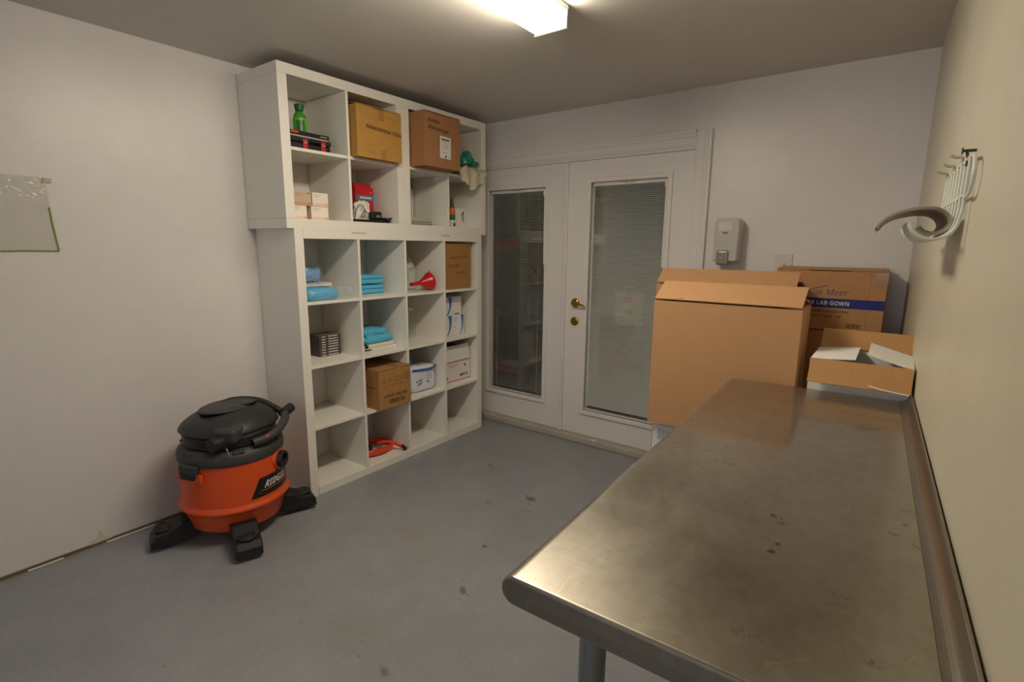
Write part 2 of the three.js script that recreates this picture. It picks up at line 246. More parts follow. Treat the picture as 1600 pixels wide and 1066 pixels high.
{
  const p = thing('notice_sheet', 'pale sheet with pink blotches taped behind the right door glass', 'paper', [1.447, 0.885, -0.0605]);
  mesh('sheet', B(0.2, 0.225, 0.0006, 0, 0.1125, 0), std({ color: 0xe4e2d8, roughness: 0.9, map: canvasTex(200, 224, (g, w, h) => { g.fillStyle = '#e6e6da'; g.fillRect(0, 0, w, h); g.fillStyle = '#d98a92'; blob(g, 95, 48, 34, 26, 0, '#d98a92'); blob(g, 110, 130, 26, 24, 0, '#d98a92'); }) }), p);
  mesh('tape', B(0.05, 0.02, 0.0004, 0, 0.222, 0.0006), M.tape, p);
}

// ------------------------------------------------------------------ ceiling lamp
{
  const cx = (FX0 + FX1) / 2, cz = (FZ0 + FZ1) / 2, L = FZ1 - FZ0, w = FX1 - FX0;
  const f = thing('ceiling_lamp', 'glowing white wraparound fluorescent lamp on the ceiling', 'lamp', [cx, H, cz]);
  mesh('housing', RB(w + 0.012, 0.018, L, 0.003, 0, -0.0095, 0), M.white, f);
  const s = new THREE.Shape(); const hw = w / 2, t = H - 0.018 - FY;
  s.moveTo(-hw - 0.004, 0); s.lineTo(-hw, -t + 0.012); s.quadraticCurveTo(-hw, -t, -hw + 0.014, -t); s.lineTo(hw - 0.014, -t); s.quadraticCurveTo(hw, -t, hw, -t + 0.012); s.lineTo(hw + 0.004, 0); s.closePath();
  mesh('diffuser', new THREE.ExtrudeGeometry(s, { depth: L - 0.012, bevelEnabled: false, curveSegments: 5 }).translate(0, -0.018, -L / 2 + 0.006), std({ color: 0xffffff, roughness: 0.35, emissive: LAMP, emissiveIntensity: 2.2 }), f);
  for (const z of [-1, 1]) mesh('end_cap', RB(w + 0.004, t + 0.004, 0.006, 0.002, 0, -0.018 - (t + 0.004) / 2, z * (L / 2 - 0.003)), std({ color: 0xe8e4d4, roughness: 0.5 }), f);
  for (const z of [-1, 1]) mesh('lens_lip', RB(w + 0.004, 0.006, 0.012, 0.002, 0, -0.018 - t - 0.0035, z * (L / 2 - 0.007)), M.white, f);
}

// ------------------------------------------------------------------ shelving
const D = 0.39, XB = 0.004;
const Z0 = 0.2332, LZ1 = Z0 + 1.488, U0 = 0.1862;
function shelfUnit(label, zLow, cols, rows, y0, sidesToFloor, group) {
  const n = cols * 0.335 + (cols - 1) * 0.016 + 0.1, h = rows * 0.335 + (rows - 1) * 0.016 + 0.1;
  const o = thing('cube_shelf', label, 'shelf', [(D + XB) / 2, y0, zLow + n / 2]); const dx = D - XB, hz = n / 2;
  const P = (name, x0, x1, ya, yb, z0, z1) => mesh(name, RB(x1 - x0, yb - ya, z1 - z0, 0.0012, (x0 + x1) / 2, (ya + yb) / 2, (z0 + z1) / 2), M.shelf, o);
  const a = -dx / 2, b = dx / 2;
  if (sidesToFloor) {
    P('side_panel', a, b, 0, h, hz - 0.05, hz); P('side_panel', a, b, 0, h, -hz, -hz + 0.05);
    P('top_panel', a, b, h - 0.05, h, -hz + 0.0505, hz - 0.0505);
    P('bottom_panel', a, b - 0.02, 0.012, 0.05, -hz + 0.051, hz - 0.051); P('front_rail', b - 0.018, b, 0.001, 0.049, -hz + 0.053, hz - 0.053);
  } else {
    P('top_panel', a, b, h - 0.05, h, -hz, hz); P('bottom_panel', a, b, 0, 0.05, -hz, hz);
    P('side_panel', a, b, 0.0505, h - 0.0505, hz - 0.05, hz); P('side_panel', a, b, 0.0505, h - 0.0505, -hz, -hz + 0.05);
  }
  for (let c = 1; c < cols; c++) { const z = hz - 0.05 - c * 0.351 + 0.016; P('divider', a, b, 0.0503, h - 0.0503, z - 0.016, z); }
  for (let c = 0; c < cols; c++) for (let r = 1; r < rows; r++) { const z = hz - 0.05 - c * 0.351, y = 0.05 + r * 0.351 - 0.016; P('shelf_board', a, b - 0.001, y, y + 0.016, z - 0.3346, z - 0.0004); }
  return o;
}
const lower = shelfUnit('tall white shelf of sixteen cubes standing on the floor', Z0, 4, 4, 0, true);
const upL = shelfUnit('white four-cube shelf on top, left one, holding the green bottle', U0 + 0.7865, 2, 2, 1.488, false);
const upR = shelfUnit('white four-cube shelf on top, right one, beside the doors', U0, 2, 2, 1.488, false);
{
  const t = canvasTex(128, 24, (g, w, h) => { g.fillStyle = '#ece5d4'; g.fillRect(0, 0, w, h); g.fillStyle = '#8a5a42'; g.font = 'bold 13px sans-serif'; for (let i = 0; i < 14; i++) g.fillRect(6 + i * 8.3, 6 + (i % 3), 5, 8); });
  const m = std({ map: t, roughness: 0.7 });
  const lb = (z0, z1) => { const q = mesh('label_strip', B(z1 - z0, 0.016, 0.0006).rotateY(Math.PI / 2), m, lower, [D - (D + XB) / 2 + 0.0008, 1.474, (z0 + z1) / 2 - (Z0 + 0.744)]); q.userData.label = 'small worn printed label'; };
  lb(1.27, 1.375); lb(0.565, 0.66);
  mesh('wall_bracket', RB(0.03, 0.015, 0.02, 0.002, 0.1 - 0.197, 2.289 - 1.488, 0.33 - (U0 + 0.393)), M.shelf, upR, [0.22, -0.008, 0]);
}
const lowY = r => 0.05 + (4 - r) * 0.351, upY = r => 1.538 + (2 - r) * 0.351, E0 = 0.0006;

// ------------------------------------------------------------------ cartons
// local frame: front faces +z, x to the right, base at y = 0
function carton(name, label, pos, turn, w, h, d, o = {}) {
  const c = thing(name, label, 'box', pos, turn, o.group), t = o.t || 0.004, m = o.mat || M.kraft, mi = o.matIn || m;
  const panel = (nm, W_, H_, T_, x, y, z, mat, flat) => mesh(nm, flat ? B(W_, H_, T_) : boxUV(B(W_, H_, T_)), mat, c, [x, y, z]);
  panel('front_panel', w, h, t, 0, h / 2, d / 2 - t / 2, o.front || m, !!o.front);
  panel('back_panel', w, h, t, 0, h / 2, -d / 2 + t / 2, m);
  panel('side_panel', t, h, d - 2 * t, -w / 2 + t / 2, h / 2, 0, o.side || m, !!o.side); panel('side_panel', t, h, d - 2 * t, w / 2 - t / 2, h / 2, 0, m);
  panel('bottom_panel', w - 2 * t, t, d - 2 * t, 0, t / 2, 0, m);
  const fl = o.flapLen || d / 2 - 0.001, F = o.flaps || { left: -0.02, right: -0.02, front: 0, back: 0 };
  const flap = (side, ang) => {
    const len = (side === 'front' || side === 'back') ? fl : Math.min(o.sideFlap || fl, w / 2 - 0.002);
    let g, p, r = [0, 0, 0]; const lift = (side === 'front' || side === 'back') ? t * 1.5 : t * 0.5;
    if (side === 'front') { g = B(w - 0.004, t * 0.8, len, 0, 0, -len / 2); p = [0, h + lift, d / 2]; r[0] = ang; }
    if (side === 'back') { g = B(w - 0.004, t * 0.8, len, 0, 0, len / 2); p = [0, h + lift, -d / 2]; r[0] = -ang; }
    if (side === 'left') { g = B(len, t * 0.8, d - 0.008, len / 2, 0, 0); p = [-w / 2, h + lift, 0]; r[2] = ang; }
    if (side === 'right') { g = B(len, t * 0.8, d - 0.008, -len / 2, 0, 0); p = [w / 2, h + lift, 0]; r[2] = -ang; }
    const q = mesh('flap', boxUV(g), (o.flapMat && o.flapMat[side]) || mi, c, p); q.rotation.set(...r); return q;
  };
  for (const s of Object.keys(F)) flap(s, F[s]);
  if (o.tape) { mesh('tape', B(w * 0.13, 0.0006, d, o.tape === true ? 0 : o.tape, h + t * 2 + 0.0004, 0), M.tape, c); mesh('tape', B(w * 0.13, h * 0.2, 0.0006, o.tape === true ? 0 : o.tape, h * 0.9 + 0.004, d / 2 + 0.0005), M.tape, c); }
  return c;
}
function faceTex(w, h, base, draw, sp = 1) {   // printed cardboard face, kraft fibres with the print on top
  const [r, g0, b] = base;
  return canvasTex(w, h, (g) => {
    const img = g.createImageData(w, h);
    for (let j = 0; j < h; j++) for (let i = 0; i < w; i++) { const n = 9 * noise.noise(i * 0.35, j * 0.35, 3.1) + 9 * fbm(i * 0.012, j * 0.012, 7.7 + r, 3); const k = (j * w + i) * 4; img.data[k] = r + n * sp; img.data[k + 1] = g0 + n * sp * 0.9; img.data[k + 2] = b + n * sp * 0.7; img.data[k + 3] = 255; }
    g.putImageData(img, 0, 0); draw(g, w, h);
  });
}
const bars = (g, x, y, w, h, c = '#2a2420') => { g.fillStyle = c; let p = x; while (p < x + w) { const a = 1 + Math.floor(rnd() * 4); g.fillRect(p, y, a, h); p += a + 1 + Math.floor(rnd() * 3); } };
const hand = (g, s, x, y, px, col, rot = 0, sq = 1) => { g.save(); g.translate(x, y); g.rotate(rot); g.transform(sq, 0, -0.18, 1, 0, 0); g.fillStyle = col; g.font = `italic bold ${px}px serif`; g.fillText(s, 0, 0); g.strokeStyle = col; g.lineWidth = px * 0.03; g.strokeText(s, 0, 0); g.restore(); };
const R90 = Math.PI / 2;

// upper row, column 2: ochre carton with handwriting
carton('carton', 'ochre carton with black handwriting in the top row of cubes', [0.26, upY(1) + E0, 1.188], R90, 0.318, 0.268, 0.36, {
  mat: M.kraftOchre, flaps: { left: 0.0, right: 0.0, back: 0.12, front: 0.16 }, flapLen: 0.15, sideFlap: 0.12,
  front: std({ map: faceTex(512, 432, [183, 136, 66], (g) => { hand(g, 'Subministros Nylon', 96, 176, 46, '#2a1d10', 0.06, 0.92); g.fillStyle = 'rgba(150,100,44,.5)'; g.fillRect(240, 0, 70, 95); g.fillRect(262, 345, 60, 87); blob(g, 150, 380, 60, 14, 0.1, 'rgba(160,108,50,.35)'); blob(g, 400, 60, 70, 12, 0.2, 'rgba(150,100,44,.3)'); }), roughness: 0.8 }) });
// upper row, column 3: brown carton sticking out
carton('carton', 'large brown carton with a white label sticking out of the top shelf', [0.325, upY(1) + E0, 0.752], R90, 0.318, 0.311, 0.37, {
  mat: M.kraftBrown, front: std({ map: faceTex(512, 500, [162, 114, 74], (g) => { hand(g, 'Rubber', 46, 80, 44, 'rgba(52,34,20,.85)', 0.04); hand(g, 'Macrorings', 44, 146, 50, 'rgba(58,38,24,.8)', 0.05); }), roughness: 0.82 }) });
{
  const c = scene.children[scene.children.length - 1];
  mesh('shipping_label', B(0.098, 0.132, 0.0006, 0.02, 0.125, 0.1856), std({ map: canvasTex(196, 264, (g, w, h) => { g.fillStyle = '#dcd6d2'; g.fillRect(0, 0, w, h); g.fillStyle = '#6a6660'; g.font = 'bold 30px sans-serif'; g.fillRect(26, 26, 140, 24); g.fillStyle = '#a8a29c'; for (let i = 0; i < 5; i++) g.fillRect(40, 72 + i * 17, 90 + 25 * (i % 2), 5); g.fillRect(46, 190, 90, 6); g.fillStyle = '#3c3834'; g.fillRect(92, 224, 26, 30); g.fillStyle = '#a09a92'; g.fillRect(150, 236, 22, 14); }), roughness: 0.6 }), c).rotation.z = -0.02;
}
// lower row 1, column 4
carton('carton', 'brown carton with faint handwriting filling a cube beside the red funnel', [0.205, lowY(1) + E0, 0.469], R90, 0.278, 0.318, 0.32, {
  mat: M.kraftDark, front: std({ map: faceTex(440, 510, [164, 118, 66], (g) => { const k = 'rgba(92,58,28,.65)'; hand(g, 'Cleaning Pads', 92, 168, 44, k, -0.04, 0.9); hand(g, 'Drying', 70, 268, 50, k, -0.08); hand(g, 'Towels', 190, 346, 44, k, -0.05); }), roughness: 0.82 }) });
// lower row 3, column 2
carton('carton', 'brown carton printed LARGE on the third row beside the bagged supplies', [0.262, lowY(3) + E0, 1.125], R90, 0.258, 0.244, 0.33, {
  mat: M.kraftDark, tape: 0.03, front: std({ map: faceTex(516, 488, [172, 126, 70], (g) => {
    g.fillStyle = 'rgba(78,54,28,.75)'; g.strokeStyle = 'rgba(60,44,26,.85)'; g.lineWidth = 7; g.beginPath(); g.arc(452, 118, 38, 0, 7); g.stroke(); g.fillRect(446, 96, 12, 44);
    g.font = 'bold 62px sans-serif'; g.fillStyle = 'rgba(110,78,40,.75)'; g.lineWidth = 4; for (let i = 0; i < 4; i++) { g.strokeStyle = 'rgba(110,78,40,.7)'; const x = 56 + i * 92; if (i === 2) { g.lineWidth = 7; g.beginPath(); g.arc(x + 30, 130, 26, 0.8, 5.5); g.stroke(); g.beginPath(); g.arc(x + 76, 130, 26, 0.8, 5.5); g.stroke(); g.lineWidth = 4; } else { g.strokeRect(x + 4, 104, 54, 56); g.fillRect(x + 14, 118, 32, 10); g.fillRect(x + 14, 138, 32, 10); } }
    g.fillStyle = 'rgba(110,78,40,.6)'; g.fillRect(60, 196, 380, 8); g.fillStyle = '#2a1e12'; g.font = 'bold 58px sans-serif'; g.save(); g.scale(0.92, 1); g.fillText('LARGE (N6228)', 84, 350); g.restore(); bars(g, 160, 376, 250, 58, '#33261a'); }), roughness: 0.82 }),
  side: std({ map: faceTex(256, 256, [172, 126, 70], (g) => { g.fillStyle = '#2c2014'; g.beginPath(); g.arc(60, 168, 20, 0, 7); g.fill(); g.fillStyle = 'rgba(70,46,22,.6)'; g.fillRect(30, 110, 200, 8); }), roughness: 0.85 }) });
// lower row 3, column 4: white and red mailing box, open
{
  const f = std({ map: canvasTex(512, 300, (g, w, h) => { g.fillStyle = '#e6e0dd'; g.fillRect(0, 0, w, h); g.fillStyle = '#c03a40'; g.fillRect(0, 8, w, 9); g.fillRect(0, 270, w, 12); g.fillStyle = 'rgba(192,70,74,.45)'; g.fillRect(60, 46, 200, 12); g.fillRect(60, 68, 150, 9); g.fillStyle = '#4a5478'; g.fillRect(392, 60, 30, 34); g.fillStyle = '#34323c'; g.font = 'bold 34px sans-serif'; g.fillRect(300, 196, 50, 34); bars(g, 356, 190, 110, 40); g.fillStyle = '#59629a'; g.fillRect(10, 200, 34, 46); }), roughness: 0.6 });
  carton('mailing_box', 'open white mailing box with red stripes on the third row', [0.193, lowY(3) + E0, 0.432], R90, 0.265, 0.16, 0.265, { mat: M.white, matIn: M.white, t: 0.003, front: f, flaps: { front: 1.5, left: 1.5, right: 1.5, back: 1.5 }, flapLen: 0.115, sideFlap: 0.09, flapMat: { back: M.kraftBrown, left: M.kraftBrown, right: M.kraftBrown } });
}
// ------------------------------------------------------------------ cartons by the doors
{
  const big = (label, x0, x1, y0, y1, z0, z1, F, fl, sf) => carton('carton', label, [(x0 + x1) / 2, y0 + E0, (z0 + z1) / 2], 0, x1 - x0, y1 - y0, z1 - z0, { mat: M.kraft, matIn: M.kraft, t: 0.005, flaps: F, flapLen: fl, sideFlap: sf });
  // white carton under the big one
  const f = std({ map: canvasTex(512, 576, (g, w, h) => { g.fillStyle = '#e4e0df'; g.fillRect(0, 0, w, h); g.fillStyle = '#8f97a8'; bars(g, 22, 18, 46, 44, '#7d8698'); g.fillStyle = '#77757c'; g.fillRect(72, 26, 60, 32); g.fillStyle = '#b4b8c4'; for (let i = 0; i < 4; i++) g.fillRect(22, 72 + i * 13, 50, 6); bars(g, 40, 240, 180, 80); }), roughness: 0.6 });
  carton('carton', 'white carton with a printed label under the big plain carton', [2.365, E0, 0.875], 0, 0.55, 0.638, 0.40, { mat: M.white, front: f });
  big('big plain carton with half-open flaps at the end of the steel table', 2.072, 2.628, 0.652, 1.19, 0.88, 1.10, { left: 0.1, right: 0.08, back: 0.2, front: 0.55 }, 0.13, 0.12);
  carton('carton', 'plain carton standing on the floor behind the big open one', [2.215, E0, 0.475], 0, 0.61, 0.60, 0.25, { mat: M.kraft });
  big('plain carton behind the big one, its front flap leaning inward', 1.888, 2.535, 0.618, 1.226, 0.345, 0.605, { left: 0.1, right: 0.08, back: 0.25, front: 0.72 }, 0.105, 0.1);
  // the lab gown carton and the two below it
  carton('carton', 'brown carton at the bottom of the stack against the back wall', [2.63, E0, 0.172], 0, 0.455, 0.50, 0.29, { mat: M.kraftDark });
  carton('carton', 'brown carton directly under the lab gown carton', [2.632, 0.512, 0.172], 0, 0.45, 0.508, 0.29, { mat: M.kraftDark });
  const gown = faceTex(916, 576, [181, 134, 88], (g, w, h) => {
    g.fillStyle = '#26307e'; g.fillRect(0, 268, w, 92); g.fillStyle = '#d8cfc4'; g.font = 'bold 56px sans-serif'; g.save(); g.translate(196, 334); g.scale(0.93, 1); g.fillText('WHITE LAB GOWN', 0, 0); g.restore();
    g.fillStyle = '#3a2c22'; g.font = 'bold 33px sans-serif'; g.save(); g.translate(140, 408); g.scale(0.93, 1); g.fillText('BATA BLANCA PARA LABORATORIO', 0, 0); g.restore(); g.font = 'bold 31px sans-serif'; g.fillText('ORDER CODE: 12025   "M"', 226, 456);
    g.fillStyle = '#41407c'; g.strokeStyle = '#41407c'; g.lineWidth = 7; g.beginPath(); g.moveTo(262, 132); g.quadraticCurveTo(282, 170, 290, 206); g.quadraticCurveTo(360, 160, 452, 146); g.stroke(); g.font = 'italic 76px serif'; g.fillText('on Meer', 322, 234);
    bars(g, 640, 506, 120, 46, '#4a3c34'); g.strokeStyle = 'rgba(90,60,34,.5)'; g.lineWidth = 3; g.beginPath(); g.moveTo(790, 0); g.lineTo(784, h); g.stroke();
  });
  const gb = carton('carton', 'carton with a blue band reading LAB GOWN against the back wall', [2.629, 1.0285, 0.172], 0, 0.458, 0.279, 0.29, { mat: M.kraft, front: std({ map: gown, roughness: 0.75 }), flaps: { left: 0, right: 0, back: 0.03, front: 0.05 } });
  mesh('tape', B(0.05, 0.06, 0.0006, 0.206, 0.248, 0.1456), phys({ color: 0xa87c50, roughness: 0.12, clearcoat: 1 }), gb);
  // white open carton beyond the end of the table, and what it stands on
  carton('carton', 'plain carton hidden behind the far end of the table', [2.80, E0, 0.92], 0, 0.30, 0.60, 0.44, { mat: M.kraftDark });
  const wb = carton('carton', 'white carton with brown inner flaps folded open by the cream wall', [2.822, 0.612, 1.075], -0.0, 0.285, 0.425, 0.27, { mat: M.white, matIn: M.kraftIn, t: 0.004, flaps: { front: 4.1, back: 2.35, left: 0.10, right: 0.27 }, flapLen: 0.088, sideFlap: 0.13, flapMat: { left: M.paper, right: M.paper } });
  mesh('torn_edge', tube([[0.03, 0.372, 0.192], [0.07, 0.366, 0.197], [0.10, 0.362, 0.195], [0.135, 0.36, 0.198]], 0.0022, 16, 5), M.paper, wb);
}

// ------------------------------------------------------------------ soft packs
function soft(w, h, d, sd, amp, seg = 10, freq = 9, rad = 0.5) {
  const r = Math.min(w, h, d) * rad * 0.98; let g = new RoundedBoxGeometry(w, h, d, seg, Math.min(r, Math.min(w, h, d) / 2.02));
  g.deleteAttribute('uv'); g.deleteAttribute('normal'); g = mergeVertices(g, 1e-5); 
  // subdivide flat faces by rebuilding on a denser sphere-box
  const s = new THREE.BoxGeometry(w, h, d, 18, 10, 18), p = s.attributes.position; const v = new THREE.Vector3(), c = new THREE.Vector3();
  for (let i = 0; i < p.count; i++) {
    v.fromBufferAttribute(p, i); c.set(THREE.MathUtils.clamp(v.x, -w / 2 + r, w / 2 - r), THREE.MathUtils.clamp(v.y, -h / 2 + Math.min(r, h / 2), h / 2 - Math.min(r, h / 2)), THREE.MathUtils.clamp(v.z, -d / 2 + r, d / 2 - r));
    const o = v.clone().sub(c); if (o.length() > 1e-6) v.copy(c).add(o.normalize().multiplyScalar(Math.min(r, o.length() > r ? r : r)));
    const n = fbm(v.x * freq + sd, v.y * freq * 1.6, v.z * freq, 3) * amp + Math.abs(noise.noise(v.x * freq * 2.4, v.y * freq * 3, v.z * freq * 2.4 + sd)) * amp * 0.5;
    const q = o.length() > 1e-6 ? o.normalize() : new THREE.Vector3(0, Math.sign(v.y), 0); v.addScaledVector(q, n);
    v.y = Math.max(v.y, -h / 2); p.setXYZ(i, v.x, v.y, v.z);
  }
  let out = s.clone(); out.deleteAttribute('normal'); out.deleteAttribute('uv'); out = mergeVertices(out, 1e-5); out.computeVertexNormals(); out.translate(0, h / 2, 0); return out;
}
M.cyan = std({ color: 0x58b7dc, roughness: 0.75 });
M.cyanGloss = phys({ color: 0x4fb4e0, roughness: 0.3, clearcoat: 0.8, clearcoatRoughness: 0.15 });
M.film = phys({ color: 0xfcfeff, roughness: 0.06, transmission: 0.93, thickness: 0, ior: 1.45, side: THREE.DoubleSide });
// row 1, column 1
{
  const y = lowY(1) + E0;
  const wbx = carton('small_box', 'small white box behind the blue wrapped bundle', [0.09, y, 1.50], R90, 0.27, 0.076, 0.15, { mat: M.white, t: 0.003 });
  const bag = thing('plastic_bag', 'crumpled clear bag with blue and white scraps on the small white box', 'bag', [0.09, y + 0.085, 1.475]);
  mesh('bag_film', soft(0.13, 0.115, 0.17, 3.3, 0.02, 6, 16), M.film, bag);
  mesh('contents', soft(0.10, 0.085, 0.14, 8.3, 0.025, 6, 22), std({ map: dataTex(64, 64, (u, v) => { const n = tile(u, v, 9, 3.4) > 0.03; return n ? [120, 172, 216] : [226, 232, 238]; }, true, [6, 6]), roughness: 0.7 }), bag, [0, 0.004, 0]);
  const p = thing('wrapped_bundle', 'blue garment bundle in clear plastic at the left end of its cube', 'bundle', [0.285, y, 1.505]);
  mesh('garment', soft(0.17, 0.068, 0.20, 1.2, 0.012), M.cyanGloss, p, [0, 0.001, 0.045]);
  mesh('plastic_wrap', soft(0.18, 0.066, 0.30, 4.9, 0.022, 8, 20), M.film, p, [0, 0, 0]);
}
// row 1, column 2
for (const [i, lab, dy] of [[0, 'lower of the two folded light blue cloths on the top row', 0], [1, 'upper of the two folded light blue cloths on the top row', 0.062]]) {
  const f = thing('folded_cloth', lab, 'cloth', [0.13, lowY(1) + E0 + dy, 1.145], 0, 'folded blue cloths on the top row');
  mesh('fold', soft(0.2, 0.029, 0.25, 2 + i, 0.006, 6, 10, 0.45), M.cyan, f); mesh('fold', soft(0.195, 0.027, 0.245, 6 + i, 0.005, 6, 10, 0.45), M.cyan, f, [0, 0.029, 0]);
}
// row 2, column 2
{
  const y = lowY(2) + E0;
  const fb = thing('flat_box', 'flat white box under the rumpled blue gown on the second row', 'box', [0.17, y, 1.135]);
  mesh('body', RB(0.26, 0.018, 0.28, 0.003, 0, 0.009, 0), M.white, fb); mesh('dark_band', RB(0.002, 0.008, 0.05, 0.0005, 0.131, 0.010, 0.09), M.black, fb);
  const f2 = thing('flat_box', 'cream flat pack lying on the flat white box', 'box', [0.165, y + 0.0185, 1.135], 0.04);
  mesh('body', RB(0.25, 0.02, 0.265, 0.005, 0, 0.01, 0), std({ color: 0xe4dfca, roughness: 0.7 }), f2); mesh('strap', RB(0.252, 0.021, 0.03, 0.003, 0, 0.0102, 0.1), M.black, f2);
  const g = thing('folded_gown', 'rumpled light blue gown folded on the cream pack', 'cloth', [0.16, y + 0.039, 1.13]);
  mesh('fold', soft(0.24, 0.05, 0.25, 11, 0.012, 8, 9), M.cyan, g); mesh('fold', soft(0.21, 0.045, 0.22, 13, 0.014, 8, 10), M.cyan, g, [-0.005, 0.046, 0.005]);
  mesh('tie', tube([[0.08, 0.088, 0.07], [0.115, 0.07, 0.09], [0.124, 0.045, 0.085], [0.122, 0.02, 0.1]], 0.007, 20, 8), M.cyan, g);
}
// row 3, column 3: bags of supplies
{
  const y = lowY(3) + E0;
  const z = thing('zip_bag', 'printed white zip bag with a blue seal on the third row', 'bag', [0.255, y, 0.772]);
  const pr = canvasTex(512, 384, (g, w, h) => { g.fillStyle = '#dfe3ee'; g.fillRect(0, 0, w, h); g.fillStyle = '#b7c8e6'; g.fillRect(40, 60, 200, 26); g.fillStyle = '#7a5070'; for (let i = 0; i < 14; i++) blob(g, 60 + 120 * rnd(), 190 + 90 * rnd(), 16, 10, rnd() * 3, rnd() < 0.5 ? '#a0304a' : '#59609a'); g.fillStyle = '#8a94a8'; for (let i = 0; i < 5; i++) g.fillRect(290, 110 + i * 34, 60 + 90 * rnd(), 10); blob(g, 330, 260, 24, 18, 0, '#6d7f9c'); });
  const body = soft(0.14, 0.185, 0.23, 5.7, 0.012, 8, 8, 0.3); { const p = body.attributes.position, uv = new Float32Array(p.count * 2); for (let i = 0; i < p.count; i++) { uv[i * 2] = 0.5 - p.getZ(i) / 0.22; uv[i * 2 + 1] = p.getY(i) / 0.2; } body.setAttribute('uv', new THREE.BufferAttribute(uv, 2)); }
  mesh('bag', body, phys({ map: pr, roughness: 0.35, clearcoat: 0.5 }), z);
  mesh('zip_seal', tube([[0.066, 0.166, 0.108], [0.078, 0.163, 0.05], [0.075, 0.158, -0.02], [0.081, 0.162, -0.075], [0.066, 0.172, -0.108]], 0.0075, 28, 6), std({ color: 0x2f5fae, roughness: 0.4 }), z);
  const b2 = thing('plastic_bag', 'clear bag with pale contents behind the printed zip bag', 'bag', [0.09, y, 0.79]);
  mesh('bag_film', soft(0.15, 0.235, 0.25, 9.7, 0.012, 8, 10), M.film, b2); mesh('contents', soft(0.11, 0.21, 0.2, 2.9, 0.015, 8, 12), std({ color: 0xcfc9be, roughness: 0.7 }), b2, [0, 0.001, 0]);
  const b3 = thing('plastic_bag', 'clear bag crumpled at the right of the printed zip bag', 'bag', [0.215, y, 0.6505 + 0.02]);
  b3.position.z = 0.646; b3.position.x = 0.15; mesh('bag_film', soft(0.1, 0.1, 0.012, 12.7, 0.002, 8, 14), M.film, b3);
}
// top shelf, column 4: draped bag and teal glove
{
  const y = upY(1) + E0;
  const b = thing('draped_bag', 'cream plastic bag hanging over the shelf edge beside the doors', 'bag', [0.3, y, 0.352]);
  const nx = 26, nz = 20, pos = [], idx = [];
  for (let i = 0; i <= nx; i++) for (let j = 0; j <= nz; j++) {
    const s = i / nx, q = j / nz - 0.5; const len = s * 0.30; let x, yy; const edge = 0.115 + 0.012 * noise.noise(q * 4, 1.2, 3);
    if (len < edge) { x = -0.06 + len * 1.5; yy = 0.02 + 0.03 * (1 + noise.noise(len * 26, q * 9, 2.2)) + 0.018 * Math.abs(noise.noise(len * 40, q * 22, 5.1)); } else { const t = len - edge; x = 0.118 + 0.010 * Math.sin(q * 17) + 0.010 * noise.noise(t * 30, q * 12, 7.7); yy = 0.035 - t * (0.72 - 0.75 * Math.abs(q + 0.05)) + 0.01 * noise.noise(t * 22, q * 14, 4.4); }
    pos.push(x, yy, -q * 0.30 * (1 - 0.22 * s));
  }
  for (let i = 0; i < nx; i++) for (let j = 0; j < nz; j++) { const a = i * (nz + 1) + j, c = a + nz + 1; idx.push(a, c, a + 1, c, c + 1, a + 1); }
  const g = new THREE.BufferGeometry(); g.setAttribute('position', new THREE.Float32BufferAttribute(pos, 3)); g.setIndex(idx); g.computeVertexNormals();
  const inner = g.clone(); const n = g.attributes.normal, p2 = inner.attributes.position; for (let i = 0; i < p2.count; i++) p2.setXYZ(i, p2.getX(i) - n.getX(i) * 0.002, p2.getY(i) - n.getY(i) * 0.002, p2.getZ(i) - n.getZ(i) * 0.002);
  mesh('bag_film', mergeGeometries([g, inner]), phys({ color: 0xe3d9bd, roughness: 0.4, transmission: 0.25, thickness: 0, side: THREE.DoubleSide }), b);
  const gl = thing('rubber_glove', 'crumpled teal green plastic piece on the cream bag', 'glove', [0.37, y + 0.072, 0.395]);
  const parts = [soft(0.09, 0.055, 0.11, 21, 0.03, 6, 18), soft(0.06, 0.075, 0.05, 25, 0.022, 6, 20).translate(0.015, 0.02, -0.01), soft(0.055, 0.03, 0.07, 27, 0.012, 6, 18).translate(0.03, 0.0, -0.065)];
  mesh('body', mergeGeometries(parts.map(q => q)), phys({ color: 0x12806a, roughness: 0.3, clearcoat: 0.6 }), gl);
}

